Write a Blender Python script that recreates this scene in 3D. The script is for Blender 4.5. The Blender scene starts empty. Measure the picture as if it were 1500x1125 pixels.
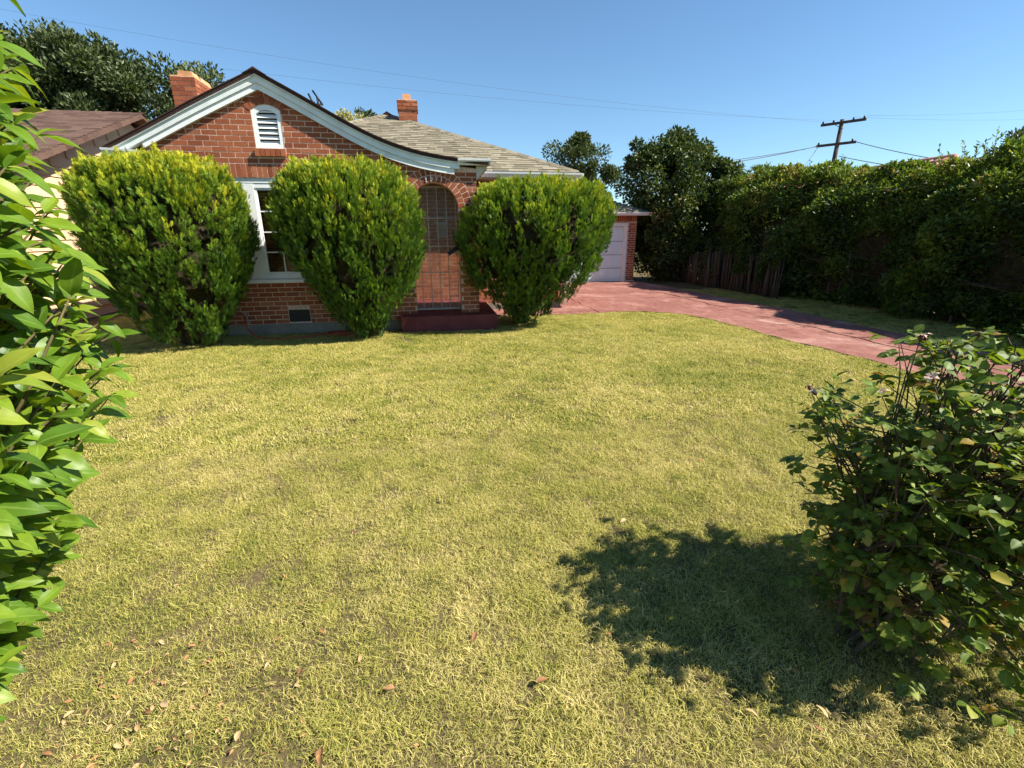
import bpy, math, random
import numpy as np
from math import sin, cos, tan, pi, radians, sqrt, atan2, hypot
from mathutils import Vector, Matrix, Euler

random.seed(7)
RNG = np.random.default_rng(11)
scene = bpy.context.scene
COL = scene.collection

# ------------------------------------------------------------------ camera
H_CAM = 1.6
PITCH, YAW, ROLL, FOCAL = radians(17.7), radians(10.0), radians(-0.3), 690.0
cam_d = bpy.data.cameras.new('camera')
cam = bpy.data.objects.new('camera', cam_d)
COL.objects.link(cam)
cam_d.sensor_width = 36.0
cam_d.lens = 36.0 * FOCAL / 1500.0
cam_d.clip_start = 0.05
cam_d.clip_end = 3000
cam.location = (0, 0, H_CAM)
_F = Vector((sin(YAW) * cos(PITCH), cos(YAW) * cos(PITCH), -sin(PITCH)))
_R = Vector((cos(YAW), -sin(YAW), 0))
_U = _R.cross(_F)
_r, _u = _R * cos(ROLL) + _U * sin(ROLL), _U * cos(ROLL) - _R * sin(ROLL)
cam.rotation_euler = Matrix((_r, _u, -_F)).transposed().to_euler()
scene.camera = cam

# ------------------------------------------------------------------ light
SUN = Vector((1.0, -0.40, 1.05)).normalized()      # towards the sun
world = bpy.data.worlds.new('World')
scene.world = world
world.use_nodes = True
wn = world.node_tree
sky = wn.nodes.new('ShaderNodeTexSky')
sky.sky_type = 'NISHITA'
sky.sun_disc = False
sky.sun_elevation = math.asin(SUN.z)
sky.sun_rotation = atan2(SUN.x, SUN.y)
sky.altitude = 0.0
sky.air_density = 1.0
sky.dust_density = 0.0
sky.ozone_density = 4.0
bg = wn.nodes['Background']
bg.inputs['Strength'].default_value = 0.074
tintn = wn.nodes.new('ShaderNodeMix'); tintn.data_type = 'RGBA'; tintn.blend_type = 'MULTIPLY'   # camera white balance of the whole sky
tintn.inputs[0].default_value = 1.0; tintn.inputs[7].default_value = (0.86, 1.0, 1.03, 1)
wn.links.new(sky.outputs[0], tintn.inputs[6]); wn.links.new(tintn.outputs[2], bg.inputs['Color'])
sun_d = bpy.data.lights.new('sun', 'SUN')
sun_d.energy = 5.0
sun_d.angle = radians(0.55)
sun_d.color = (1.0, 0.93, 0.82)
sun = bpy.data.objects.new('sun', sun_d)
COL.objects.link(sun)
sun.location = SUN * 60
sun.rotation_euler = (-SUN).to_track_quat('-Z', 'Y').to_euler()
vs = scene.view_settings
vs.view_transform = 'Standard'
vs.look = 'None'
vs.gamma = 1.0
vs.use_curve_mapping = False
vs.exposure = 1.17
cy = scene.cycles
cy.max_bounces = 6; cy.diffuse_bounces = 3; cy.glossy_bounces = 2; cy.transmission_bounces = 4; cy.transparent_max_bounces = 8
cy.use_adaptive_sampling = True; cy.adaptive_threshold = 0.015

# ------------------------------------------------------------------ helpers
def tag(o, label=None, cat=None, group=None, kind=None):
    if label: o['label'] = label
    if cat: o['category'] = cat
    if group: o['group'] = group
    if kind: o['kind'] = kind
    return o

def empty(name, loc, label, cat, group=None):
    o = bpy.data.objects.new(name, None)
    COL.objects.link(o)
    o.location = loc
    o.empty_display_size = 0.1
    return tag(o, label, cat, group)

bpy_ROOTLOC = {}
def link(name, me, parent=None, loc=None):
    o = bpy.data.objects.new(name, me)
    COL.objects.link(o)
    if loc is not None: o.location = loc
    if parent is not None:
        o.parent = parent
        o.matrix_parent_inverse = Matrix.Translation(-world_loc(parent))
    return o

def world_loc(o):
    v = Vector(o.location)
    if o.parent is not None:                      # parents are never rotated or scaled here
        v = v + o.matrix_parent_inverse.translation + world_loc(o.parent)
    return v

def np_mesh(name, V, F, mat, tint=None, smooth=False, vattr=None):
    """V (n,3); F (m,k) with one k; tint per face; vattr dict of per-point floats"""
    V = np.asarray(V, np.float32); F = np.asarray(F, np.int32)
    m, k = F.shape
    me = bpy.data.meshes.new(name)
    me.vertices.add(len(V)); me.vertices.foreach_set('co', V.ravel())
    me.loops.add(m * k); me.loops.foreach_set('vertex_index', F.ravel())
    me.polygons.add(m)
    me.polygons.foreach_set('loop_start', np.arange(0, m * k, k, dtype=np.int32))
    me.polygons.foreach_set('loop_total', np.full(m, k, np.int32))
    if smooth: me.polygons.foreach_set('use_smooth', np.ones(m, bool))
    me.update(calc_edges=True)
    if tint is not None:
        a = me.attributes.new('tint', 'FLOAT', 'FACE')
        a.data.foreach_set('value', np.asarray(tint, np.float32))
    if vattr:
        for kk, vv in vattr.items():
            a = me.attributes.new(kk, 'FLOAT', 'POINT')
            a.data.foreach_set('value', np.asarray(vv, np.float32))
    me.materials.append(mat)
    return me

class MB:
    def __init__(self): self.v, self.f, self.t, self.sm = [], [], [], []
    def add(self, vs, fs, tint=0.0, smooth=False):
        b = len(self.v)
        self.v += [tuple(p) for p in vs]
        for f in fs:
            self.f.append([i + b for i in f]); self.t.append(tint); self.sm.append(smooth)
        return self
    def box(self, x0, x1, y0, y1, z0, z1, tint=0.0):
        vs = [(x0,y0,z0),(x1,y0,z0),(x1,y1,z0),(x0,y1,z0),(x0,y0,z1),(x1,y0,z1),(x1,y1,z1),(x0,y1,z1)]
        return self.add(vs, [(0,3,2,1),(4,5,6,7),(0,1,5,4),(1,2,6,5),(2,3,7,6),(3,0,4,7)], tint)
    def frame_box(self, O, U, N, u0, u1, d0, d1, z0, z1, tint=0.0):
        """box on a vertical wall plane: U along, N outward, z up"""
        O, U, N = Vector(O), Vector(U), Vector(N)
        p = lambda u, d, z: tuple(O + U * u + N * d + Vector((0, 0, z)))
        vs = [p(u0,d0,z0),p(u1,d0,z0),p(u1,d1,z0),p(u0,d1,z0),p(u0,d0,z1),p(u1,d0,z1),p(u1,d1,z1),p(u0,d1,z1)]
        return self.add(vs, [(0,3,2,1),(4,5,6,7),(0,1,5,4),(1,2,6,5),(2,3,7,6),(3,0,4,7)], tint)
    def prism(self, pts, d, tint=0.0):
        """pts: list of 3D points of one cap, d: extrusion vector"""
        n = len(pts); d = Vector(d)
        vs = [tuple(p) for p in pts] + [tuple(Vector(p) + d) for p in pts]
        fs = [tuple(range(n)), tuple(range(2*n-1, n-1, -1))] + [(i, i+n, (i+1)%n+n, (i+1)%n) for i in range(n)]
        return self.add(vs, fs, tint)
    def tube(self, path, rad, n=6, tint=0.0, cap=True):
        path = [Vector(p) for p in path]
        if not hasattr(rad, '__len__'): rad = [rad] * len(path)
        vs, fs = [], []
        ref = Vector((0.31, 0.17, 0.93))
        for i, p in enumerate(path):
            t = (path[min(i+1, len(path)-1)] - path[max(i-1, 0)])
            t = t.normalized() if t.length > 1e-9 else Vector((0,0,1))
            a = t.cross(ref)
            if a.length < 0.05: a = t.cross(Vector((1,0,0)))
            a.normalize(); b = t.cross(a)
            for k in range(n):
                q = 2*pi*k/n
                vs.append(p + (a*cos(q) + b*sin(q)) * rad[i])
        for i in range(len(path)-1):
            for k in range(n):
                fs.append((i*n+k, i*n+(k+1)%n, (i+1)*n+(k+1)%n, (i+1)*n+k))
        if cap:
            fs.append(tuple(range(n-1, -1, -1))); fs.append(tuple((len(path)-1)*n+k for k in range(n)))
        return self.add(vs, fs, tint, True)
    def lathe(self, c, prof, n=10, tint=0.0):
        c = Vector(c); vs, fs = [], []
        for r, z in prof:
            for k in range(n): vs.append(c + Vector((r*cos(2*pi*k/n), r*sin(2*pi*k/n), z)))
        for i in range(len(prof)-1):
            for k in range(n): fs.append((i*n+k, i*n+(k+1)%n, (i+1)*n+(k+1)%n, (i+1)*n+k))
        return self.add(vs, fs, tint, True)
    def mesh(self, name, mat):
        me = bpy.data.meshes.new(name)
        me.from_pydata(self.v, [], self.f)
        me.polygons.foreach_set('use_smooth', self.sm)
        a = me.attributes.new('tint', 'FLOAT', 'FACE'); a.data.foreach_set('value', self.t)
        me.materials.append(mat); me.update()
        return me
    def obj(self, name, mat, parent=None, kind=None):
        o = link(name, self.mesh(name, mat), parent)
        if kind: o['kind'] = kind
        return o

# ------------------------------------------------------------------ materials
def new_mat(name):
    m = bpy.data.materials.new(name); m.use_nodes = True
    nt = m.node_tree; b = nt.nodes['Principled BSDF']
    return m, nt, b

def N(nt, typ, **kw):
    n = nt.nodes.new(typ)
    for k, v in kw.items():
        if k in n.inputs: n.inputs[k].default_value = v
        else: setattr(n, k, v)
    return n

def ramp(nt, fac, stops):
    r = nt.nodes.new('ShaderNodeValToRGB')
    e = r.color_ramp.elements
    while len(e) < len(stops): e.new(0.5)
    for el, (p, c) in zip(e, stops):
        el.position = p; el.color = (*c, 1)
    nt.links.new(fac, r.inputs[0])
    return r

def noise(nt, scale, detail=3, rough=0.55, coord=None, vec=None, dist=0.0):
    n = nt.nodes.new('ShaderNodeTexNoise')
    n.inputs['Scale'].default_value = scale; n.inputs['Detail'].default_value = detail
    n.inputs['Roughness'].default_value = rough; n.inputs['Distortion'].default_value = dist
    if vec is None:
        g = nt.nodes.new('ShaderNodeNewGeometry'); vec = g.outputs['Position']
    nt.links.new(vec, n.inputs['Vector'])
    return n

def mixc(nt, fac, a, b, mode='MIX'):
    m = nt.nodes.new('ShaderNodeMix'); m.data_type = 'RGBA'; m.blend_type = mode
    for s, v in ((m.inputs[0], fac), (m.inputs[6], a), (m.inputs[7], b)):
        if hasattr(v, 'is_output') or isinstance(v, bpy.types.NodeSocket): nt.links.new(v, s)
        else: s.default_value = v if not isinstance(v, tuple) else (*v, 1)
    return m.outputs[2]

def bump(nt, b, h, strength=0.3, dist=0.01):
    n = nt.nodes.new('ShaderNodeBump')
    n.inputs['Strength'].default_value = strength; n.inputs['Distance'].default_value = dist
    nt.links.new(h, n.inputs['Height']); nt.links.new(n.outputs[0], b.inputs['Normal'])

def var_value(nt):
    """a random number for each piece: object random (single pieces) plus the face attribute (joined pieces)"""
    oi = nt.nodes.new('ShaderNodeObjectInfo')
    at = nt.nodes.new('ShaderNodeAttribute'); at.attribute_name = 'tint'
    ad = nt.nodes.new('ShaderNodeMath'); ad.operation = 'ADD'
    nt.links.new(oi.outputs['Random'], ad.inputs[0]); nt.links.new(at.outputs['Fac'], ad.inputs[1])
    fr = nt.nodes.new('ShaderNodeMath'); fr.operation = 'FRACT'
    nt.links.new(ad.outputs[0], fr.inputs[0])
    return fr.outputs[0]

def plain(name, col, rough=0.6, var=0.12, scale=9.0, spec=0.3, bumpy=0.1, bscale=60, metal=0.0):
    m, nt, b = new_mat(name)
    n = noise(nt, scale, 5)
    lo = tuple(max(0, c*(1-var)) for c in col); hi = tuple(min(1, c*(1+var)) for c in col)
    r = ramp(nt, n.outputs[0], [(0.3, lo), (0.7, hi)])
    nt.links.new(r.outputs[0], b.inputs['Base Color'])
    b.inputs['Roughness'].default_value = rough
    b.inputs['Specular IOR Level'].default_value = spec
    b.inputs['Metallic'].default_value = metal
    if bumpy:
        n2 = noise(nt, bscale, 4); bump(nt, b, n2.outputs[0], bumpy, 0.01)
    return m

def brick_mat(name, stops, dark=0.6):
    m, nt, b = new_mat(name)
    v = var_value(nt)
    r = ramp(nt, v, stops)
    n = noise(nt, 55, 5, 0.65)
    n2 = noise(nt, 2.2, 4, 0.6)
    c = mixc(nt, 0.75, r.outputs[0], ramp(nt, n.outputs[0], [(0.3, (0.55,)*3), (0.5, (1,)*3), (0.72, (1.35, 1.3, 1.3))]).outputs[0], 'MULTIPLY')
    c = mixc(nt, 0.5, c, ramp(nt, n2.outputs[0], [(0.3, (0.72, 0.7, 0.7)), (0.65, (1.12, 1.1, 1.08))]).outputs[0], 'MULTIPLY')
    nt.links.new(c, b.inputs['Base Color'])
    b.inputs['Roughness'].default_value = 0.9
    b.inputs['Specular IOR Level'].default_value = 0.15
    bump(nt, b, noise(nt, 140, 4).outputs[0], 0.5, 0.006)
    return m

M = {}
M['brick'] = brick_mat('red_brick', [(0.0, (0.22, 0.066, 0.032)), (0.35, (0.29, 0.090, 0.042)), (0.75, (0.34, 0.115, 0.054)), (0.93, (0.38, 0.15, 0.078)), (1.0, (0.16, 0.055, 0.034))])
M['brick_tan'] = brick_mat('porch_brick', [(0.0, (0.33, 0.13, 0.085)), (0.5, (0.40, 0.17, 0.11)), (1.0, (0.30, 0.11, 0.07))])
M['mortar'] = plain('mortar', (0.60, 0.43, 0.32), 0.95, 0.25, 25, 0.1, 0.6, 120)
M['white'] = plain('white_paint', (0.76, 0.78, 0.76), 0.55, 0.06, 6, 0.3, 0.08, 40)
M['shaded_trim'] = plain('shade_toned_trim', (0.66, 0.71, 0.68), 0.6, 0.10, 5, 0.3, 0.12, 30)  # white boards in shade, the grey-green shade put into the colour
M['beige'] = plain('beige_soffit', (0.55, 0.46, 0.36), 0.7, 0.12, 5)
M['concrete'] = plain('foundation_concrete', (0.20, 0.18, 0.15), 0.95, 0.25, 4, 0.1, 0.5, 50)
M['black'] = plain('black_metal', (0.012, 0.012, 0.013), 0.5, 0.2)
M['iron'] = plain('pale_iron', (0.34, 0.32, 0.27), 0.5, 0.15, 12, 0.4)
M['step'] = plain('maroon_painted_concrete', (0.14, 0.035, 0.035), 0.75, 0.3, 3.5, 0.2, 0.4, 40)
M['clay'] = plain('clay_flue', (0.60, 0.30, 0.14), 0.85, 0.2, 8)
M['dark_in'] = plain('dark_interior', (0.03, 0.026, 0.02), 0.9, 0.2)
M['blind'] = plain('brown_blind', (0.42, 0.22, 0.09), 0.8, 0.3, 2.5)
M['bark'] = plain('bark', (0.085, 0.062, 0.045), 0.95, 0.4, 12, 0.1, 0.8, 30)
M['stem'] = plain('green_brown_stem', (0.09, 0.075, 0.03), 0.8, 0.4, 20, 0.2)
M['cane'] = plain('rose_cane', (0.075, 0.055, 0.035), 0.85, 0.45, 25, 0.2)
M['dark_core'] = plain('light_block_core', (0.030, 0.026, 0.014), 1.0, 0.5, 14, 0.0, 1.0, 20)  # dark colour of the light-blocking cores added inside bushes and hedge
M['pole'] = plain('weathered_pole', (0.075, 0.055, 0.045), 0.95, 0.3, 6)
M['wire'] = plain('grey_wire', (0.10, 0.11, 0.13), 0.6, 0.1)
M['hose'] = plain('red_hose', (0.42, 0.05, 0.03), 0.5, 0.2)
M['cream'] = plain('cream_siding', (0.66, 0.46, 0.28), 0.8, 0.08, 3, 0.2, 0.1, 20)
M['garage_door'] = plain('white_garage_door', (0.66, 0.77, 0.79), 0.5, 0.04, 3, 0.3, 0.03, 20)
M['tile_wall'] = plain('tan_stucco', (0.52, 0.42, 0.32), 0.9, 0.1)

def shingle_mat(name, stops):
    m, nt, b = new_mat(name)
    r = ramp(nt, var_value(nt), stops)
    n = noise(nt, 30, 5, 0.7)
    c = mixc(nt, 0.7, r.outputs[0], ramp(nt, n.outputs[0], [(0.3, (0.6,)*3), (0.7, (1.3,)*3)]).outputs[0], 'MULTIPLY')
    nt.links.new(c, b.inputs['Base Color']); b.inputs['Roughness'].default_value = 0.95
    b.inputs['Specular IOR Level'].default_value = 0.15
    bump(nt, b, noise(nt, 220, 3).outputs[0], 0.5, 0.005)
    return m
M['shingle'] = shingle_mat('grey_tan_shingle', [(0, (0.15, 0.132, 0.092)), (0.5, (0.215, 0.19, 0.135)), (1, (0.28, 0.245, 0.175))])
M['shingle_dark'] = shingle_mat('dark_brown_shingle', [(0, (0.045, 0.026, 0.022)), (0.5, (0.065, 0.038, 0.03)), (1, (0.085, 0.05, 0.04))])
M['shingle_brown'] = shingle_mat('brown_shingle', [(0, (0.075, 0.044, 0.034)), (0.5, (0.11, 0.066, 0.050)), (1, (0.14, 0.088, 0.066))])
M['tile'] = shingle_mat('clay_tile', [(0, (0.42, 0.20, 0.14)), (0.5, (0.50, 0.26, 0.19)), (1, (0.36, 0.19, 0.15))])
M['picket'] = shingle_mat('weathered_stake', [(0, (0.045, 0.034, 0.026)), (0.5, (0.075, 0.058, 0.045)), (1, (0.13, 0.105, 0.08))])

def glass_mat():
    m, nt, b = new_mat('window_glass')
    b.inputs['Base Color'].default_value = (0.02, 0.02, 0.02, 1)
    b.inputs['Roughness'].default_value = 0.03
    out = nt.nodes['Material Output']
    tr = nt.nodes.new('ShaderNodeBsdfTransparent'); tr.inputs[0].default_value = (0.75, 0.75, 0.72, 1)
    gl = nt.nodes.new('ShaderNodeBsdfGlossy'); gl.inputs['Roughness'].default_value = 0.02
    fr = nt.nodes.new('ShaderNodeFresnel'); fr.inputs[0].default_value = 1.5
    mx = nt.nodes.new('ShaderNodeMixShader')
    nt.links.new(fr.outputs[0], mx.inputs[0]); nt.links.new(tr.outputs[0], mx.inputs[1]); nt.links.new(gl.outputs[0], mx.inputs[2])
    nt.links.new(mx.outputs[0], out.inputs[0])
    return m
M['glass'] = glass_mat()

def foliage_mat(name, stops, trans=0.3, tcol=(1.25, 1.25, 0.55), rough=0.5, spec=0.3, objrand=False, midrib=False, nscale=6.0):
    m, nt, b = new_mat(name)
    if objrand: v = var_value(nt)
    else:
        at = nt.nodes.new('ShaderNodeAttribute'); at.attribute_name = 'tint'; v = at.outputs['Fac']
    c = ramp(nt, v, stops).outputs[0]
    n = noise(nt, nscale, 3)
    c = mixc(nt, 0.6, c, ramp(nt, n.outputs[0], [(0.3, (0.72,)*3), (0.7, (1.25,)*3)]).outputs[0], 'MULTIPLY')
    if midrib:
        am = nt.nodes.new('ShaderNodeAttribute'); am.attribute_name = 'mid'
        c = mixc(nt, ramp(nt, am.outputs['Fac'], [(0.0, (0.30,)*3), (0.14, (0.0,)*3)]).outputs[0], c, (0.36, 0.46, 0.13))
    nt.links.new(c, b.inputs['Base Color'])
    b.inputs['Roughness'].default_value = rough; b.inputs['Specular IOR Level'].default_value = spec
    t = nt.nodes.new('ShaderNodeBsdfTranslucent')
    nt.links.new(mixc(nt, 1.0, c, tcol, 'MULTIPLY'), t.inputs[0])
    mx = nt.nodes.new('ShaderNodeMixShader'); mx.inputs[0].default_value = trans
    nt.links.new(b.outputs[0], mx.inputs[1]); nt.links.new(t.outputs[0], mx.inputs[2])
    nt.links.new(mx.outputs[0], nt.nodes['Material Output'].inputs[0])
    return m
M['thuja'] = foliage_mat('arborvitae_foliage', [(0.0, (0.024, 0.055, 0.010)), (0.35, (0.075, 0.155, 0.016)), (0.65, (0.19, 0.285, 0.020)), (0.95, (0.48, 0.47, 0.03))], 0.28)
M['oak'] = foliage_mat('oak_leaves', [(0, (0.036, 0.056, 0.020)), (0.5, (0.075, 0.105, 0.036)), (1, (0.14, 0.17, 0.06))], 0.22, rough=0.45)
M['hedge'] = foliage_mat('hedge_leaves', [(0, (0.035, 0.062, 0.014)), (0.5, (0.080, 0.135, 0.022)), (0.9, (0.19, 0.26, 0.035)), (1, (0.30, 0.25, 0.09))], 0.42, rough=0.4)
M['vine'] = foliage_mat('vine_leaves', [(0, (0.028, 0.048, 0.014)), (0.5, (0.065, 0.10, 0.024)), (0.85, (0.12, 0.15, 0.035)), (1, (0.30, 0.22, 0.10))], 0.28, rough=0.45)
M['blossom'] = foliage_mat('pale_blossom_leaves', [(0, (0.12, 0.15, 0.04)), (0.5, (0.42, 0.38, 0.13)), (1, (0.66, 0.60, 0.30))], 0.3)
M['laurel'] = foliage_mat('glossy_laurel_leaf', [(0, (0.060, 0.135, 0.012)), (0.4, (0.115, 0.215, 0.016)), (0.85, (0.19, 0.29, 0.022)), (1, (0.32, 0.35, 0.05))], 0.40, (1.3, 1.25, 0.35), 0.42, 0.35, True, True, 38.0)
M['rose'] = foliage_mat('rose_leaf', [(0, (0.070, 0.115, 0.016)), (0.5, (0.125, 0.190, 0.026)), (0.9, (0.23, 0.28, 0.038)), (0.96, (0.36, 0.25, 0.04)), (1, (0.20, 0.10, 0.04))], 0.34, (1.3, 1.25, 0.4), 0.52, 0.25, True, True)
M['hip'] = plain('rose_hip', (0.10, 0.035, 0.022), 0.5, 0.4, 30)
M['sepal'] = plain('dry_sepal', (0.50, 0.36, 0.27), 0.9, 0.25, 40)
M['deadleaf'] = foliage_mat('dry_leaf', [(0, (0.24, 0.11, 0.05)), (0.5, (0.42, 0.22, 0.10)), (1, (0.55, 0.38, 0.20))], 0.15, (1, 1, 1), 0.7, 0.2, True)

def grass_mat():
    m, nt, b = new_mat('dry_grass_blades')
    g = nt.nodes.new('ShaderNodeNewGeometry')
    at = nt.nodes.new('ShaderNodeAttribute'); at.attribute_name = 'tint'
    oi = nt.nodes.new('ShaderNodeObjectInfo')
    n1 = noise(nt, 0.75, 4, 0.6, vec=g.outputs['Position'], dist=0.4)
    n2 = noise(nt, 4.5, 3, 0.6, vec=g.outputs['Position'])
    ma = nt.nodes.new('ShaderNodeMath'); ma.operation = 'MULTIPLY_ADD'; ma.inputs[1].default_value = 0.9; 
    nt.links.new(n1.outputs[0], ma.inputs[0]); 
    mb = nt.nodes.new('ShaderNodeMath'); mb.operation = 'MULTIPLY_ADD'; mb.inputs[1].default_value = 0.7
    nt.links.new(n2.outputs[0], mb.inputs[0]); nt.links.new(mb.outputs[0], ma.inputs[2])
    mc = nt.nodes.new('ShaderNodeMath'); mc.operation = 'MULTIPLY_ADD'; mc.inputs[1].default_value = 0.60; mc.inputs[2].default_value = -0.58
    nt.links.new(at.outputs['Fac'], mc.inputs[0]); nt.links.new(mc.outputs[0], mb.inputs[2])
    r = ramp(nt, ma.outputs[0], [(0.08, (0.10, 0.165, 0.028)), (0.34, (0.25, 0.285, 0.048)), (0.58, (0.48, 0.435, 0.10)), (1.0, (0.72, 0.60, 0.27))])
    nt.links.new(r.outputs[0], b.inputs['Base Color'])
    b.inputs['Roughness'].default_value = 0.55; b.inputs['Specular IOR Level'].default_value = 0.25
    t = nt.nodes.new('ShaderNodeBsdfTranslucent'); nt.links.new(mixc(nt, 1.0, r.outputs[0], (1.1, 1.1, 0.6), 'MULTIPLY'), t.inputs[0])
    mx = nt.nodes.new('ShaderNodeMixShader'); mx.inputs[0].default_value = 0.3
    nt.links.new(b.outputs[0], mx.inputs[1]); nt.links.new(t.outputs[0], mx.inputs[2])
    nt.links.new(mx.outputs[0], nt.nodes['Material Output'].inputs[0])
    return m
M['grass'] = grass_mat()

def soil_mat():
    m, nt, b = new_mat('thatch_and_soil')
    n = noise(nt, 1.1, 5, 0.6); n2 = noise(nt, 45, 5, 0.7)
    c = ramp(nt, n.outputs[0], [(0.3, (0.085, 0.07, 0.032)), (0.55, (0.15, 0.115, 0.055)), (0.8, (0.13, 0.085, 0.05))]).outputs[0]
    c = mixc(nt, 0.8, c, ramp(nt, n2.outputs[0], [(0.25, (0.4,)*3), (0.7, (1.35,)*3)]).outputs[0], 'MULTIPLY')
    nt.links.new(c, b.inputs['Base Color']); b.inputs['Roughness'].default_value = 1.0
    b.inputs['Specular IOR Level'].default_value = 0.1
    bump(nt, b, n2.outputs[0], 0.8, 0.02)
    return m
M['soil'] = soil_mat()

def drive_mat():
    m, nt, b = new_mat('worn_red_painted_concrete')
    g = nt.nodes.new('ShaderNodeNewGeometry')
    n1 = noise(nt, 0.9, 6, 0.65, vec=g.outputs['Position'], dist=0.6)
    n2 = noise(nt, 7, 5, 0.7, vec=g.outputs['Position'])
    n3 = noise(nt, 90, 3, 0.6, vec=g.outputs['Position'])
    c = ramp(nt, n1.outputs[0], [(0.30, (0.21, 0.082, 0.064)), (0.50, (0.27, 0.118, 0.092)), (0.60, (0.33, 0.165, 0.13)), (0.72, (0.44, 0.29, 0.225))]).outputs[0]
    c = mixc(nt, 0.7, c, ramp(nt, n2.outputs[0], [(0.3, (0.72, 0.68, 0.68)), (0.6, (1.05,)*3), (0.75, (1.3, 1.35, 1.35))]).outputs[0], 'MULTIPLY')
    mp = nt.nodes.new('ShaderNodeMapping'); mp.inputs['Scale'].default_value = (5.5, 2.0, 1.0); mp.inputs['Rotation'].default_value = (0, 0, 0.25)
    nt.links.new(g.outputs['Position'], mp.inputs['Vector'])
    n4 = noise(nt, 1.6, 7, 0.75, vec=mp.outputs[0], dist=0.8)
    c = mixc(nt, 0.85, c, ramp(nt, n4.outputs[0], [(0.34, (0.62, 0.56, 0.56)), (0.47, (0.92, 0.88, 0.88)), (0.56, (1.0,)*3), (0.66, (1.25, 1.5, 1.5))]).outputs[0], 'MULTIPLY')
    c = mixc(nt, 0.8, c, ramp(nt, n3.outputs[0], [(0.3, (0.68,)*3), (0.7, (1.2,)*3)]).outputs[0], 'MULTIPLY')
    nt.links.new(c, b.inputs['Base Color']); b.inputs['Roughness'].default_value = 0.85
    b.inputs['Specular IOR Level'].default_value = 0.25
    bump(nt, b, n3.outputs[0], 0.4, 0.008)
    return m
M['drive'] = drive_mat()

# ================================================================== SETTING
def wob(x, y):
    return (0.030*sin(3.1*x + 1.7*y) + 0.022*sin(7.3*y - 2.9*x + 1.0) + 0.014*sin(13.1*x + 9.7*y),
            0.030*sin(2.7*y - 1.9*x + 2.0) + 0.022*sin(6.1*x + 3.3*y) + 0.014*sin(15.7*y - 8.3*x))

g = MB(); S = 900
g.add([(-S,-S,0),(S,-S,0),(S,S,0),(-S,S,0)], [(0,1,2,3)])
tag(g.obj('ground', M['soil']), kind='structure')

DRIVE = [(1.25,10.18),(1.25,9.50),(1.75,9.42),(2.23,9.36),(3.08,9.28),(3.9,9.42),(4.5,9.33),(4.9,9.08),(5.17,8.75),(5.35,8.1),(5.40,7.1),
         (5.38,6.4),(5.48,5.7),(5.56,5.2),(5.60,4.0),(5.6,-6),(7.42,-6),(7.42,4.5),(7.45,5.4),(7.5,6.4),(7.55,8.0),(7.55,9.4),(7.42,11.0),(7.32,13.0),(7.1,15.52),
         (2.95,15.52),(2.95,10.18)]
def clip(poly, a, b, c):        # keep a*x + b*y <= c
    out = []
    for i in range(len(poly)):
        p, q = poly[i], poly[(i+1) % len(poly)]
        dp, dq = a*p[0]+b*p[1]-c, a*q[0]+b*q[1]-c
        if dp <= 0: out.append(p)
        if dp*dq < 0:
            t = dp/(dp-dq); out.append((p[0]+t*(q[0]-p[0]), p[1]+t*(q[1]-p[1])))
    return out
def area(p): return 0.5*sum(p[i][0]*p[(i+1)%len(p)][1]-p[(i+1)%len(p)][0]*p[i][1] for i in range(len(p)))
driveway = MB()
driveway.add([(x, y, 0.004) for x, y in DRIVE], [tuple(range(len(DRIVE)))])
driveway = tag(driveway.obj('driveway', M['dark_in']), kind='structure')
def slabs(poly, lines, i=0):
    if len(poly) < 3 or abs(area(poly)) < 0.02: return
    if i == len(lines):
        pts = []
        for k in range(len(poly)):
            p, q = poly[k], poly[(k+1) % len(poly)]
            n = max(1, int(hypot(q[0]-p[0], q[1]-p[1]) / 0.16))
            for j in range(n):
                x, y = p[0]+(q[0]-p[0])*j/n, p[1]+(q[1]-p[1])*j/n
                dx, dy = wob(x, y)
                pts.append((x+dx, y+dy))
        dz = random.uniform(-0.004, 0.005)
        m = MB(); m.prism([(x, y, 0.026+dz) for x, y in pts], (0, 0, -0.022-dz))
        m.obj('slab', M['drive'], driveway); return
    a, b, c = lines[i]; L = hypot(a, b); gap = 0.014*L
    slabs(clip(poly, a, b, c-gap), lines, i+1)
    slabs(clip(poly, -a, -b, -c-gap), lines, i+1)
slabs(DRIVE, [(0.02, 1, 9.62), (1, -0.05, 3.02), (-0.35, 1, 4.9), (-0.1, 1, 1.2), (0.1, 1, 13.0), (1, 0.035, 6.78), (0.22, 1, 12.6)])

# ------------------------------------------------------------------ brick walls
BL, BH, PL, PH = 0.197, 0.0628, 0.209, 0.0745     # brick and pitch
def spans(u0, u1, cuts):
    iv = [(u0, u1)]
    for a, b in cuts:
        out = []
        for p, q in iv:
            if b <= p or a >= q: out.append((p, q)); continue
            if a > p: out.append((p, a))
            if b < q: out.append((b, q))
        iv = out
    return iv
def brick_rects(z0, z1, limits, cuts, phase=0.0):
    """running bond rectangles (ua, ub, za, zb); limits(z0,z1)->(u0,u1), cuts(z0,z1)->[(a,b)]"""
    out = []; r = 0; z = z0
    while z + 0.02 < z1:
        zt = min(z + BH, z1)
        lim = limits(z, zt)
        if lim and lim[1] - lim[0] > 0.04:
            for a, b in spans(lim[0], lim[1], cuts(z, zt)):
                k = math.floor((a - phase) / PL) - 1
                off = phase + (PL/2 if r % 2 else 0.0)
                while off + k*PL < b:
                    ua, ub = max(a, off+k*PL), min(b, off+k*PL+BL)
                    if ub - ua > 0.028: out.append((ua, ub, z, zt))
                    k += 1
        z += PH; r += 1
    return out
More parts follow.
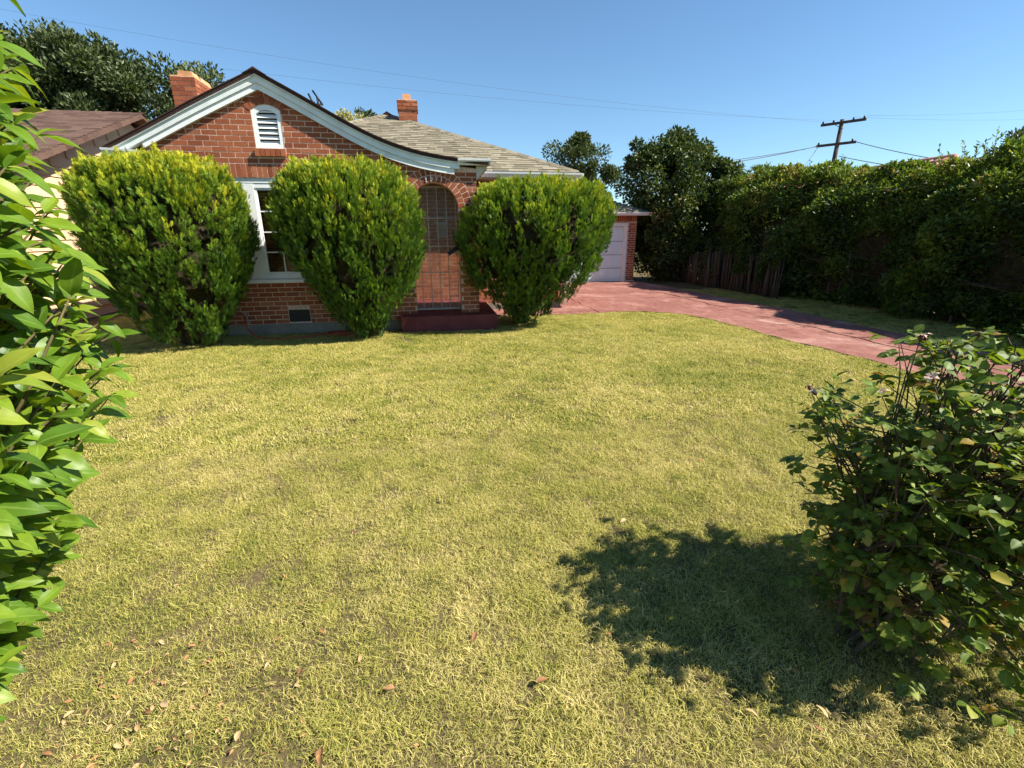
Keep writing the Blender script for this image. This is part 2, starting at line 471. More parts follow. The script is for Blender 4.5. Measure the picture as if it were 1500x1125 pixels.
def brick_stuff(parent, name, O, U, Nn, rects, mat, proud=0.004):
    m = MB()
    for ua, ub, za, zb in rects:
        m.frame_box(O, U, Nn, ua, ub, -0.02, proud + random.uniform(-0.0008, 0.0008), za, zb, random.random())
    return m.obj(name, mat, parent, 'stuff')

from mathutils.geometry import tessellate_polygon
def slab_with_holes(name, outer, holes, O, U, Nn, thick, mat, parent):
    """vertical slab: outline and holes in (u,z); front face at O, back at -N*thick"""
    O, U, Nn = Vector(O), Vector(U), Vector(Nn)
    loops = [outer] + holes
    flat = [p for l in loops for p in l]
    tri = tessellate_polygon([[Vector((u, z, 0)) for u, z in l] for l in loops])
    n = len(flat)
    P = [O + U*u + Vector((0,0,z)) for u, z in flat]
    vs = P + [p - Nn*thick for p in P]
    fs = []
    for t in tri:
        fs.append(tuple(t)); fs.append(tuple(i+n for i in reversed(t)))
    b = 0
    for l in loops:
        k = len(l)
        for i in range(k): fs.append((b+i, b+(i+1)%k, b+(i+1)%k+n, b+i+n))
        b += k
    m = MB(); m.add(vs, fs)
    o = m.obj(name, mat, parent)
    return o

# ================================================================== BRICK HOUSE
YF, XL, XR, YM = 8.40, -3.97, 0.90, 10.20
house = empty('brick_house', (-0.5, YF, 0), 'red brick cottage with a swooping white-trimmed front gable and arched porch', 'house')
prof_l = [(-4.46,2.775),(-3.84,3.08),(-3.15,3.43),(-2.67,3.66),(-2.26,3.85)]
prof_r = [(-2.26,3.85),(-2.02,3.73),(-1.67,3.55),(-1.31,3.355),(-0.94,3.16),(-0.55,2.99),(-0.15,2.865),(0.27,2.785),(0.70,2.735),(1.10,2.705)]
def densify(p, n):
    x = np.array([a for a, _ in p]); z = np.array([b for _, b in p])
    t = np.linspace(x[0], x[-1], n); zi = np.interp(t, x, z)
    if n > 12:
        for _ in range(3): zi[1:-1] = 0.25*zi[:-2] + 0.5*zi[1:-1] + 0.25*zi[2:]
    return list(zip(t, zi))
PLF, PRT = densify(prof_l, 8), densify(prof_r, 26)
TOPX = [p[0] for p in PLF] + [p[0] for p in PRT[1:]]
TOPZ = [p[1] for p in PLF] + [p[1] for p in PRT[1:]]
def rooftop(x): return float(np.interp(x, TOPX, TOPZ))
def wall_top(x): return rooftop(x) - 0.10
AX, AZ, AR = 0.20, 2.01, 0.39                   # door arch
WX0, WX1, WZ0, WZ1 = -3.30, -1.22, 0.92, 2.435  # window opening
VX0, VX1, VZ0, VZ1, VRISE = -2.41, -2.01, 2.85, 3.36, 0.075
arch_pts = [(AX-AR, 0.0)] + [(AX - AR*cos(pi*k/20), AZ + AR*sin(pi*k/20)) for k in range(21)] + [(AX+AR, 0.0)]
def vent_top(x):
    t = (x-(VX0+VX1)/2)/((VX1-VX0)/2); return VZ1 + VRISE*(1-t*t)
vent_pts = [(VX0,VZ0)] + [(VX0+(VX1-VX0)*k/10, vent_top(VX0+(VX1-VX0)*k/10)) for k in range(11)] + [(VX1,VZ0)]
outer = [(XL,0.0),(AX-AR,0.0)] + arch_pts[1:-1] + [(AX+AR,0.0),(XR,0.0)] + [(x, wall_top(x)) for x in np.linspace(XR, XL, 60)]
front = slab_with_holes('front_wall', outer, [[(WX0,WZ0),(WX0,WZ1),(WX1,WZ1),(WX1,WZ0)], vent_pts],
                        (0,YF+0.0022,0), (1,0,0), (0,-1,0), 0.2, M['mortar'], house)
SOLX0, SOLX1, SOLZ0, SOLZ1 = -3.42, -1.10, 2.440, 2.632
R_OUT = AR + 0.222
def lim_front(z0, z1):
    xs = np.linspace(XL, XR, 400); ok = [x for x in xs if wall_top(x) - 0.09 > z0 + 0.02]
    return (min(ok), max(ok)) if ok else None
def cuts_front(z0, z1):
    c = []; zm = 0.5*(z0+z1)
    if z1 > WZ0-0.07 and z0 < SOLZ0-0.005: c.append((WX0-0.005, WX1+0.005))
    if z1 > SOLZ0-0.03 and z0 < SOLZ1-0.01: c.append((SOLX0-0.008, SOLX1+0.008))
    if z1 > VZ0-0.12 and zm < VZ1: c.append((VX0-0.01, VX1+0.01))
    if zm >= VZ1:
        if z0 < VZ1+VRISE: c.append((VX0, VX1))
    if zm < AZ: c.append((AX-AR-(0.0 if zm < AZ-0.02 else 0), AX+AR))
    else:
        d = z1-AZ; ro = R_OUT-0.03
        if d < ro: w = sqrt(ro**2-d*d); c.append((AX-w, AX+w))
    if z0 < 0.42 and z1 > 0.19: c.append((-2.31, -1.96))
    if z1 < 0.3: c.append((AX-AR, XR-0.31+0.0))
    return c
rects = brick_rects(0.185, 3.80, lim_front, cuts_front, XL)
def hid(r):            # rough visibility rank: gable, strip under the window and the pillar show most
    x, z = 0.5*(r[0]+r[1]), 0.5*(r[2]+r[3])
    if z > 2.62: return 0
    if -2.95 < x < -1.35 and z < 0.9: return 1
    if x > 0.55: return 1
    return 5
rects.sort(key=lambda r: (hid(r), -(r[1]-r[0])))
bm = MB(); bm.box(-BL/2, BL/2, -0.014, 0.014, -BH/2, BH/2)
brick_me = bm.mesh('brick', M['brick'])
for ua, ub, za, zb in rects[:300]:
    o = link('brick', brick_me, front, ((ua+ub)/2, YF + 0.0136 + random.uniform(-0.0010, 0.0012), (za+zb)/2))
    o.scale = ((ub-ua)/BL, 1, (zb-za)/BH)
    o.rotation_euler = (0, random.uniform(-0.006, 0.006), 0)
brick_stuff(front, 'brick_remainder', (0,YF,0), (1,0,0), (0,-1,0), rects[300:], M['brick'], 0.0005)
# soldier course over the window
nb = int((SOLX1-SOLX0)/0.0745)
sm = MB(); sm.box(-0.0323, 0.0323, -0.014, 0.014, -0.094, 0.094); sol_me = sm.mesh('soldier_brick', M['brick'])
for k in range(nb):
    link('soldier_brick', sol_me, front, (SOLX0+0.037+k*0.0745, YF+0.0135+random.uniform(-.001,.001), (SOLZ0+SOLZ1)/2))
# arch rings
def voussoir(cx, cz, r0, r1, a0, a1, y0, y1):
    m = MB(); pts = [(cx+r*cos(a), y0, cz+r*sin(a)) for r, a in ((r0,a0),(r0,a1),(r1,a1),(r1,a0))]
    m.prism(pts, (0, y1-y0, 0)); m.obj('voussoir', M['brick'], front)
for r0, r1, nn in ((AR, AR+0.102, 17), (AR+0.114, R_OUT-0.004, 21)):
    for k in range(nn):
        a0 = pi*k/nn; g_ = 0.0062/((r0+r1)/2)
        voussoir(AX, AZ, r0, r1, a0+g_, a0+pi/nn-g_, YF-0.0065+random.uniform(-.001,.001), YF+0.03)
m = MB()
for k in range(30):
    a0, a1 = pi*k/30, pi*(k+1)/30
    m.prism([(AX+r*cos(a), YF-0.004, AZ+r*sin(a)) for r, a in ((AR+0.001,a0),(AR+0.001,a1),(R_OUT+0.002,a1),(R_OUT+0.002,a0))], (0,0.02,0))
m.obj('arch_mortar', M['mortar'], front)
# segmental arch over the gable vent
cz_ = VZ1 + VRISE - 0.31
for k in range(8):
    a0 = pi/2 + 0.80 - 1.60*(k+1)/8
    voussoir((VX0+VX1)/2, cz_, 0.317, 0.425, a0+0.015, a0+0.2-0.015, YF-0.0065, YF+0.03)
# vent sill of bricks on edge
for k in range(6):
    m = MB(); x0 = VX0-0.02+k*0.0735; m.box(x0, x0+0.066, YF-0.055, YF+0.02, VZ0-0.115, VZ0-0.012, random.random()); m.obj('sill_brick', M['brick'], front)
# gable vent
vent = MB()
ring_o = vent_pts; cxv, czv = (VX0+VX1)/2, (VZ0+VZ1)/2
ring_i = [(cxv+(x-cxv)*0.72, czv+(z-czv)*0.80) for x, z in vent_pts]
n = len(ring_o)
vs = [(x, YF+0.008, z) for x, z in ring_o] + [(x, YF+0.008, z) for x, z in ring_i] + [(x, YF+0.06, z) for x, z in ring_i]
fs = [(i, (i+1)%n, (i+1)%n+n, i+n) for i in range(n)] + [(i+n, (i+1)%n+n, (i+1)%n+2*n, i+2*n) for i in range(n)]
vent.add(vs, fs)
vent = vent.obj('gable_vent', M['white'], house)
for k in range(7):
    z = VZ0+0.055+k*0.072
    m = MB(); w = (VX1-VX0)*0.36+0.01
    m.prism([(cxv-w, YF+0.012, z), (cxv-w, YF+0.018, z-0.006), (cxv-w, YF+0.075, z+0.050), (cxv-w, YF+0.069, z+0.056)], (2*w, 0, 0))
    m.obj('louvre', M['white'], vent)
m = MB(); m.box(VX0, VX1, YF+0.13, YF+0.14, VZ0, VZ1+0.07); m.obj('vent_back', M['dark_in'], vent)
# foundation and its vent
m = MB()
m.box(XL-0.02, AX-AR, YF-0.02, YF+0.19, -0.1, 0.178); m.obj('foundation', M['concrete'], house)
fv = MB(); fv.box(-2.30, -1.97, YF-0.006, YF+0.01, 0.205, 0.405); fv = fv.obj('foundation_vent', M['black'], house)
for k in range(5):
    m = MB(); m.box(-2.29, -1.98, YF-0.012, YF-0.004, 0.225+k*0.038, 0.235+k*0.038); m.obj('grille_bar', M['black'], fv)

# ---- window
win = MB()
def rect_ring(m, x0, x1, z0, z1, t, y0, y1):
    m.box(x0, x0+t, y0, y1, z0, z1); m.box(x1-t, x1, y0, y1, z0, z1)
    m.box(x0+t, x1-t, y0, y1, z0, z0+t); m.box(x0+t, x1-t, y0, y1, z1-t, z1)
rect_ring(win, WX0, WX1, WZ0, WZ1, 0.07, YF+0.022, YF+0.12)
for xm in (-2.635, -1.895):
    win.box(xm-0.085, xm+0.085, YF+0.026, YF+0.12, WZ0+0.07, WZ1-0.07)
win.box(WX0+0.07, -2.72, YF+0.03, YF+0.12, WZ1-0.14, WZ1-0.07); win.box(-2.55, -1.98, YF+0.03, YF+0.12, WZ1-0.14, WZ1-0.07); win.box(-1.81, WX1-0.07, YF+0.03, YF+0.12, WZ1-0.14, WZ1-0.07)
win = win.obj('window', M['white'], house)
m = MB(); m.prism([(WX0-0.07,YF-0.05,0.855),(WX0-0.07,YF-0.05,0.900),(WX0-0.07,YF+0.03,0.919),(WX0-0.07,YF+0.03,0.855)], (WX1-WX0+0.14,0,0)); m.obj('window_sill', M['white'], win)
for x0, x1, cols in ((WX0+0.07, -2.72, 2), (-2.55, -1.98, 2), (-1.81, WX1-0.07, 2)):
    z0, z1 = WZ0+0.07, WZ1-0.14
    f_ = MB(); rect_ring(f_, x0, x1, z0, z1, 0.032, YF+0.045, YF+0.09); sash = f_.obj('sash', M['white'], win)
    px = (x1-x0-0.064)/cols; pz = (z1-z0-0.064)/4
    for c in range(1, cols):
        m = MB(); xx = x0+0.032+c*px; m.box(xx-0.009, xx+0.009, YF+0.052, YF+0.082, z0+0.032, z1-0.032); m.obj('muntin', M['white'], sash)
    for r_ in range(1, 4):
        m = MB(); zz = z0+0.032+r_*pz
        m.box(x0+0.032, x1-0.032, YF+0.055, YF+0.079, zz-0.009, zz+0.009); m.obj('muntin', M['white'], sash)
    for c in range(cols):
        for r_ in range(4):
            m = MB(); a, b_ = x0+0.032+c*px, z0+0.032+r_*pz
            m.box(a+0.009, a+px-0.009, YF+0.0655, YF+0.0685, b_+0.009, b_+pz-0.009); m.obj('pane', M['glass'], sash)
m = MB()
for k in range(34):
    z = WZ0+0.03+k*0.0445
    m.prism([(WX0+.05, YF+0.135, z), (WX0+.05, YF+0.150, z+0.036), (WX0+.05, YF+0.153, z+0.034), (WX0+.05, YF+0.138, z-0.002)], (WX1-WX0-.1, 0, 0), random.random())
m.obj('blind', M['blind'], win)
m = MB(); m.box(WX0-.2, WX1+.2, YF+0.4, YF+0.42, 0.6, 2.6); m.obj('room_dark', M['dark_in'], win)

# ---- roof of the front gable
YR0 = 8.285
def band(z_off0, z_off1, y0, y1, name, mat, parent, xs):
    """a strip following the roof line between two vertical offsets"""
    m = MB()
    P = [(x, rooftop(x)) for x in xs]
    vs, fs = [], []
    for x, z in P:
        vs += [(x, y0, z+z_off0), (x, y0, z+z_off1), (x, y1, z+z_off1), (x, y1, z+z_off0)]
    for i in range(len(P)-1):
        a = 4*i
        for k in range(4): fs.append((a+k, a+(k+1)%4, a+4+(k+1)%4, a+4+k))
    fs += [(0,1,2,3), (len(vs)-1, len(vs)-2, len(vs)-3, len(vs)-4)]
    m.add(vs, fs); return m.obj(name, mat, parent)
xs_all = sorted(set([round(x,4) for x in TOPX]))
groof = band(-0.030, 0.0, YR0, 12.4, 'gable_roof', M['shingle_dark'], house, xs_all)
band(0.001, 0.014, YR0-0.012, 12.3, 'shingle_layer', M['shingle_dark'], groof, [x for x in xs_all if x < 1.06])
band(-0.046, -0.031, YR0+0.004, YF+0.2, 'drip_edge', M['shingle_dark'], groof, xs_all)
m = MB()                                           # ridge cap
for k in range(14):
    y = YR0-0.02+k*0.28
    m.prism([(-2.42,y,rooftop(-2.42)+0.018),(-2.26,y-0.0,3.885+0.0),(-2.10,y,rooftop(-2.10)+0.018),(-2.26,y,3.855)], (0,0.30,0.0), random.random())
m.obj('ridge_cap', M['shingle_dark'], groof, 'stuff')
xl = list(np.linspace(-4.42, -2.26, 14)); xr = list(np.linspace(-2.26, 1.05, 40))
for xs in (xl, xr):
    band(-0.062, -0.047, YR0+0.012, YF+0.05, 'barge_moulding', M['shaded_trim'], groof, [x for x in xs if x < 0.75])
    band(-0.150, -0.063, YR0+0.035, YF+0.05, 'barge_board', M['shaded_trim'], groof, [x for x in xs if -4.3 < x < 0.66])
    band(-0.235, -0.151, YR0+0.055, YF+0.05, 'frieze_board', M['white' if xs is xl else 'shaded_trim'], groof, [x for x in xs if -4.0 < x < 0.60])  # sunlit white on one slope, shaded tone on the other, by colour
def kgutter(name, p0, p1, out, parent, mat=None):
    """K-style gutter from p0 to p1 (top back edge), out = outward unit vector"""
    out = Vector(out); p0 = Vector(p0); p1 = Vector(p1)
    prof = [(0,0),(0,-0.095),(0.065,-0.095),(0.085,-0.06),(0.11,-0.03),(0.115,0.0),(0.10,0.0),(0.095,-0.02),(0.01,-0.075),(0.008,0.0)]
    m = MB(); m.prism([p0 + out*a + Vector((0,0,b)) for a, b in prof], p1-p0)
    return m.obj(name, mat or M['white'], parent)
# cornice returns and gutters at the gable feet
kgutter('cornice_return', (-4.45, YF-0.02, 2.795), (-3.99, YF-0.02, 2.775), (0,-1,0), house)
kgutter('cornice_return', (0.60, YF-0.02, 2.755), (1.13, YF-0.02, 2.755), (0,-1,0), house)
kgutter('gutter', (1.02, YF-0.02, 2.752), (1.02, 9.70, 2.752), (1,0,0), house)
kgutter('gutter', (-4.37, YF-0.02, 2.79), (-4.37, 17, 2.79), (-1,0,0), house)
m = MB(); m.box(XR+0.002, 1.08, YF, 9.9, 2.60, 2.645); m.box(XL-0.42, XL, YF, 12.0, 2.62, 2.66); m.obj('soffit', M['beige'], house)
m = MB(); m.prism([(XR+0.003,YF-0.004,2.655),(1.09,YF-0.004,2.655),(XR+0.003,YF-0.004,2.44)], (0,0.03,0)); m.obj('bracket', M['beige'], house)

# ---- porch
m = MB()
m.box(-0.55, -0.45, YF+0.204, YM, 0, 2.64); m.obj('porch_side_wall', M['brick'], house)
m = MB(); m.box(0.592, XR-0.002, YF+0.204, YF+0.36, 0.27, 2.2); m.obj('porch_pillar_back', M['brick'], house)
m = MB(); m.box(0.70, XR-0.002, YF+0.204, YM, 2.205, 2.7); m.obj('porch_beam', M['brick'], house)
m = MB(); m.box(-0.55, XR-0.2, YF+0.21, YM, 2.62, 2.68); m.obj('porch_ceiling', M['beige'], house)
m = MB(); m.box(-0.46, 1.17, 8.09, YM-0.003, -0.1, 0.268)
m.obj('porch_step', M['step'], house)
# side of the front wall at the corner
sidewall = MB(); sidewall.box(XR-0.196, XR-0.004, YF+0.205, YF+0.206, 0.27, 2.2)
# main front wall
mainw = slab_with_holes('main_wall', [(-0.45,0.0),(2.9,0.0),(2.9,2.72),(-0.45,2.72)], [], (0,YM+0.002,0), (1,0,0), (0,-1,0), 0.2, M['mortar'], house)
rects = brick_rects(0.16, 2.70, lambda a, b: (-0.45, 2.9), lambda a, b: [], 0.03)
brick_stuff(mainw, 'brick_remainder', (0,YM,0), (1,0,0), (0,-1,0), rects, M['brick'], 0.001)
m = MB(); m.box(1.18, 2.9, YM-0.02, YM+0.1, 0, 0.155); m.obj('foundation', M['concrete'], house)
m = MB(); m.box(2.72, 2.9, YM+0.21, 17.2, 0, 2.72); m.box(XL, XL+0.18, YF+0.21, 17.2, 0, 2.72); m.box(XL+0.19, 2.71, 17.0, 17.2, 0, 2.72); m.obj('outer_wall', M['brick'], house)
m = MB(); m.box(0.25, 0.47, YM-0.09, YM-0.004, 1.52, 1.78); lb = m.obj('wall_letterbox', M['iron'], house)
m = MB(); m.prism([(0.24,YM-0.11,1.785),(0.48,YM-0.11,1.785),(0.48,YM-0.004,1.83),(0.24,YM-0.004,1.83)], (0,0,0.008)); m.obj('lid', M['white'], lb)

# ---- security gate in the arch
def screen_mat():
    m, nt, b = new_mat('woven_screen')
    b.inputs['Base Color'].default_value = (0.36, 0.32, 0.24, 1); b.inputs['Roughness'].default_value = 0.8
    tr = nt.nodes.new('ShaderNodeBsdfTransparent'); mx = nt.nodes.new('ShaderNodeMixShader'); mx.inputs[0].default_value = 0.30
    nt.links.new(tr.outputs[0], mx.inputs[1]); nt.links.new(b.outputs[0], mx.inputs[2]); nt.links.new(mx.outputs[0], nt.nodes['Material Output'].inputs[0])
    return m
M['screen'] = screen_mat()
GY = YF + 0.225
gate = MB(); rect_ring(gate, -0.235, 0.62, 0.30, 2.37, 0.03, GY, GY+0.03); gate = gate.obj('security_gate', M['iron'], house)
for k in range(5):
    m = MB(); x = -0.20+0.157*(k+0.55)+0.04; m.box(x-0.007, x+0.007, GY+0.006, GY+0.022, 0.33, 2.34); m.obj('bar', M['iron'], gate)
for z in (0.95, 1.40, 1.86):
    m = MB(); m.box(-0.205, 0.59, GY+0.003, GY+0.025, z-0.008, z+0.008); m.obj('cross_bar', M['iron'], gate)
m = MB(); m.add([(-0.21,GY+0.028,0.32),(0.60,GY+0.028,0.32),(0.60,GY+0.028,2.35),(-0.21,GY+0.028,2.35)], [(0,1,2,3)]); m.obj('screen', M['screen'], gate)
m = MB(); m.box(0.515, 0.585, GY-0.02, GY-0.001, 1.25, 1.42); m.obj('lock', M['iron'], gate)

# ---- house number
def stroke(name, pts, x, z, s=0.066):
    m = MB(); m.tube([(x+a*s, YF-0.014, z+b*s) for a, b in pts], 0.0058, 5); m.obj(name, M['white'], house)
nine = [(0.52,0.55)] + [(0.27+0.25*cos(a), 0.72+0.25*sin(a)) for a in np.linspace(-0.6, 2*pi-0.4, 12)] + [(0.53,0.4),(0.42,0.1),(0.2,0.0),(0.05,0.1)]
for k, pts in enumerate(([(0.05,0.8),(0.25,1.0),(0.25,0.0),(0.05,0.0),(0.45,0.0)], nine, [(0.0,1.0),(0.55,1.0),(0.2,0.0)], [(0.1,0.82),(0.27,1.0),(0.27,0.0)])):
    stroke('house_number', pts, 0.065+k*0.083, 2.412+(0.0, 0.006, 0.006, 0.0)[k])

# ---- main hip roof
EX0, EX1, EY0, EZ, PIT, DH = -4.53, 3.07, 9.75, 2.735, 0.445, 3.8
YB = 17.6
ridge0, ridge1 = Vector((EX0+DH, EY0+DH, EZ+PIT*DH)), Vector((EX0+DH, YB-DH+0.3, EZ+PIT*DH))
hip = MB()
c0, c1, c2, c3 = Vector((EX0,EY0,EZ)), Vector((EX1,EY0,EZ)), Vector((EX1,YB,EZ)), Vector((EX0,YB,EZ))
top = [c0,c1,c2,c3,ridge0,ridge1]; bot = [p - Vector((0,0,0.05)) for p in top]
fc = [(0,1,4),(1,2,5,4),(2,3,5),(3,0,4,5)]
hip.add(top+bot, fc + [tuple(reversed([i+6 for i in f])) for f in fc] + [(0,6,7,1),(1,7,8,2),(2,8,9,3),(3,9,6,0)])
hip = hip.obj('main_roof', M['shingle'], house)
SW, EXPO = 0.30, 0.142
sl = sqrt(1+PIT*PIT); nrm = Vector((0,-PIT,1)).normalized(); upd = Vector((0,1,PIT)).normalized()
shm = MB(); shm.box(-SW/2+0.002, SW/2-0.002, 0, EXPO+0.05, 0.0, 0.020); shingle_me = shm.mesh('shingle', M['shingle'])
rotm = Matrix((Vector((1,0,0)), upd, nrm)).transposed()
sh_list = []
rows = int(DH*sl/EXPO)
for r_ in range(rows):
    s = r_*EXPO - 0.03; yy = s/sl
    xa, xb = EX0+max(yy,0)+0.10, EX1-max(yy,0)-0.06
    x = xa - random.random()*SW
    while x < xb:
        a, b_ = max(x, xa), min(x+SW*random.choice((0.55, 0.8, 1.0)), xb)
        if b_-a > 0.05: sh_list.append((a, b_, s))
        x = b_ if b_ > x else x+SW
sh_list.sort(key=lambda q: -(q[0]+q[1]) + (6 if rooftop(min(1.0,max(-4,(q[0]+q[1])/2)))>3.4 else 0))
rest = MB()
for k, (a, b_, s) in enumerate(sh_list):
    base = Vector(((a+b_)/2, EY0, EZ)) + upd*s + nrm*(0.004 + random.uniform(0, 0.007))
    if k < 300:
        o = link('shingle', shingle_me, hip, base); o.scale.x = (b_-a)/SW
        o.rotation_euler = (rotm @ Matrix.Rotation(0.055+random.uniform(0,0.02), 3, 'X').transposed()).to_euler()
    else:
        w = (b_-a)/2-0.002; t0 = random.random()
        P = [base+Vector((-w,0,0))+nrm*0.0, base+Vector((w,0,0)), base+Vector((w,0,0))+nrm*0.016, base+Vector((-w,0,0))+nrm*0.016]
        rest.prism(P, upd*(EXPO+0.04)-nrm*0.008, t0)
rest.obj('shingle_remainder', M['shingle'], hip, 'stuff')
for sgn, cc in ((1, c1), (-1, c0)):              # hip caps
    d = (ridge0-cc); L = d.length; d.normalize(); side = d.cross(Vector((0,0,1))).normalized()
    for k in range(int(L/0.15)):
        p = cc + d*(k*0.15) + Vector((0,0,0.028)); m = MB()
        m.prism([p-side*0.11-Vector((0,0,0.03)), p+Vector((0,0,0.022)), p+side*0.11-Vector((0,0,0.03)), p-Vector((0,0,0.004))], d*0.19-Vector((0,0,0.010)), random.random())
        m.obj('hip_cap', M['shingle'], hip)
m = MB(); p = ridge0; m.prism([p+Vector((-0.16,-0.12,-0.03)), p+Vector((0,-0.14,0.06)), p+Vector((0.16,-0.12,-0.03))], (0,3.0,0)); m.obj('ridge_cap', M['shingle_dark'], hip)
kgutter('gutter', (1.14, EY0-0.0, EZ-0.012), (EX1+0.06, EY0, EZ-0.012), (0,-1,0), house)
kgutter('gutter', (EX1-0.02, EY0-0.08, EZ-0.014), (EX1-0.02, YB, EZ-0.014), (1,0,0), house)
m = MB(); m.box(1.09, EX1-0.03, EY0+0.01, YM+0.05, EZ-0.13, EZ-0.10); m.box(2.92, EX1-0.03, YM+0.06, YB, EZ-0.13, EZ-0.10); m.obj('soffit', M['beige'], house)
m = MB(); m.tube([(2.98,9.74,2.62),(2.98,9.80,2.52),(2.95,10.06,2.36),(2.95,10.12,2.26),(2.95,10.12,0.1)], 0.036, 8); m.obj('downspout', M['white'], house)

# ---- chimneys
def chimney(x0, x1, y0, y1, z0, z1, corbel):
    core = MB(); core.box(x0+0.004, x1-0.004, y0+0.004, y1-0.004, z0, z1-0.002); core = core.obj('chimney', M['mortar'], house)
    for O, U, Nn, L, ph in (((x0,y0,0),(1,0,0),(0,-1,0),x1-x0,0.0), ((x1,y0,0),(0,1,0),(1,0,0),y1-y0,0.1), ((x0,y1,0),(0,-1,0),(-1,0,0),y1-y0,0.1)):
        rr = brick_rects(z0, z1, lambda a, b: (0.0, L), lambda a, b: [], ph)
        for ua, ub, za, zb in rr:
            pr = 0.004 + (0.022 if corbel and za > z1-0.24 else 0)
            m = MB(); m.frame_box(O, U, Nn, ua-(0.02 if pr > .02 and ua < 0.01 else 0), ub+(0.02 if pr > .02 and ub > L-0.01 else 0), -0.02, pr+random.uniform(-.001,.001), za, zb, random.random())
            m.obj('brick', M['brick'], core)
    return core
ch = chimney(-4.15, -3.76, 10.2, 11.0, 3.25, 4.22, False)
for y0, y1 in ((10.22, 10.50), (10.56, 10.98)):
    m = MB(); m.prism([(-4.03,y0,4.215),(-3.78,y0,4.215),(-3.80,y0,4.30),(-4.01,y0,4.31)], (0,y1-y0,0)); m.obj('flue', M['clay'], ch)
m = MB(); m.box(-4.14, -3.77, 10.21, 10.99, 4.216, 4.235); m.obj('chimney_cap', M['clay'], ch)
ch = chimney(-0.43, 0.0, 13.0, 13.45, 4.0, 4.64, True)
m = MB(); m.box(-0.42, -0.01, 13.01, 13.44, 4.638, 4.665); m.obj('chimney_cap', M['mortar'], ch)
m = MB(); m.box(-0.32, -0.13, 13.1, 13.32, 4.66, 4.80); m.obj('flue', M['clay'], ch)
# ---- roof antenna
ant = MB()
ant.tube([(-2.02,11.5,3.75),(-2.06,11.5,4.20)], 0.016, 5)
ant = ant.obj('roof_antenna', M['black'], None)
tag(ant, 'small black antenna frame standing on the ridge behind the front gable', 'antenna')
for a, b_ in (((-2.16,11.5,4.34),(-2.06,11.5,4.12)), ((-2.07,11.5,4.40),(-1.90,11.5,4.14)), ((-2.0,11.5,4.30),(-1.98,11.5,4.05)), ((-2.16,11.5,4.15),(-1.90,11.5,4.15))):
    m = MB(); m.tube([a, b_], 0.020, 5); m.obj('antenna_arm', M['black'], ant)

# ================================================================== GARAGE
GX1, GYF = 7.00, 15.58
garage = empty('garage', (5.2, GYF, 0), 'detached red brick garage with a white panelled door at the driveway end', 'garage')
gw = slab_with_holes('front_wall', [(3.4,0),(3.85,0),(3.85,1.93),(6.70,1.93),(6.70,0),(GX1,0),(GX1,2.2),(3.4,2.2)], [], (0,GYF+0.002,0), (1,0,0), (0,-1,0), 0.2, M['mortar'], garage)
rects = brick_rects(0.06, 1.94, lambda a, b: (3.4, GX1), lambda a, b: [(3.845, 6.705)], 0.05)
brick_stuff(gw, 'brick_remainder', (0,GYF,0), (1,0,0), (0,-1,0), rects, M['brick'], 0.001)
m = MB(); x = 3.4
while x < GX1:
    m.frame_box((0,GYF,0), (1,0,0), (0,-1,0), x, min(x+0.064, GX1), -0.02, 0.001, 1.96, 2.16, random.random()); x += 0.0745
m.obj('soldier_brick_remainder', M['brick'], gw, 'stuff')
m = MB(); m.box(GX1-0.2, GX1, GYF+0.21, 20.5, 0, 2.2); m.box(3.4, 3.6, GYF+0.21, 20.5, 0, 2.2); m.box(3.61, GX1-0.21, 20.3, 20.5, 0, 2.2); m.obj('outer_wall', M['brick'], garage)
m = MB(); m.box(3.86, 3.96, GYF-0.01, GYF+0.15, 0, 1.92); m.box(6.59, 6.69, GYF-0.01, GYF+0.15, 0, 1.92); m.box(3.96, 6.59, GYF-0.01, GYF+0.15, 1.81, 1.92); m.obj('door_frame', M['white'], garage)
gd = MB(); gd.box(3.965, 6.585, GYF+0.10, GYF+0.14, 0.02, 1.805); gd = gd.obj('garage_door', M['garage_door'], garage)
for r_ in range(4):
    for c in range(5):
        x0, z0 = 4.0+c*0.515, 0.06+r_*0.437
        m = MB(); m.box(x0, x0+0.46, GYF+0.088, GYF+0.101, z0+0.02, z0+0.385)
        m.box(x0+0.05, x0+0.41, GYF+0.080, GYF+0.089, z0+0.07, z0+0.335); m.obj('panel', M['garage_door'], gd)
for r_ in range(3):
    m = MB(); z0 = 0.462+r_*0.437; m.box(3.966, 6.584, GYF+0.094, GYF+0.1005, z0-0.006, z0+0.006); m.obj('panel_joint', M['dark_in'], gd)
gr = MB(); e0, e1 = (3.1, GYF-0.32), (7.28, 20.9)
zz, pk = 2.235, 2.235+0.42*2.09
gr.add([(e0[0],e0[1],zz),(e1[0],e0[1],zz),(e1[0],e1[1],zz),(e0[0],e1[1],zz),(5.19,e0[1]+2.09,pk),(5.19,e1[1]-2.09,pk)], [(0,1,4),(1,2,5,4),(2,3,5),(3,0,4,5),(0,3,2,1)])
gr = gr.obj('roof', M['shingle'], garage)
m = MB()
for r_ in range(15):
    s = r_*0.142; yy = s/1.085; xa, xb = e0[0]+yy+0.05, e1[0]-yy-0.05; x = xa
    while x < xb:
        b_ = min(x+random.uniform(0.18,0.32), xb); zb = zz+0.42*yy
        m.prism([(x,e0[1]+yy-0.02,zb+0.002),(b_-0.004,e0[1]+yy-0.02,zb+0.002),(b_-0.004,e0[1]+yy-0.025,zb+0.016),(x,e0[1]+yy-0.025,zb+0.016)], (0,0.15,0.058), random.random()); x = b_
m.obj('shingle_remainder', M['shingle'], gr, 'stuff')
kgutter('gutter', (3.05, e0[1]+0.02, zz+0.004), (7.33, e0[1]+0.02, zz+0.004), (0,-1,0), garage)
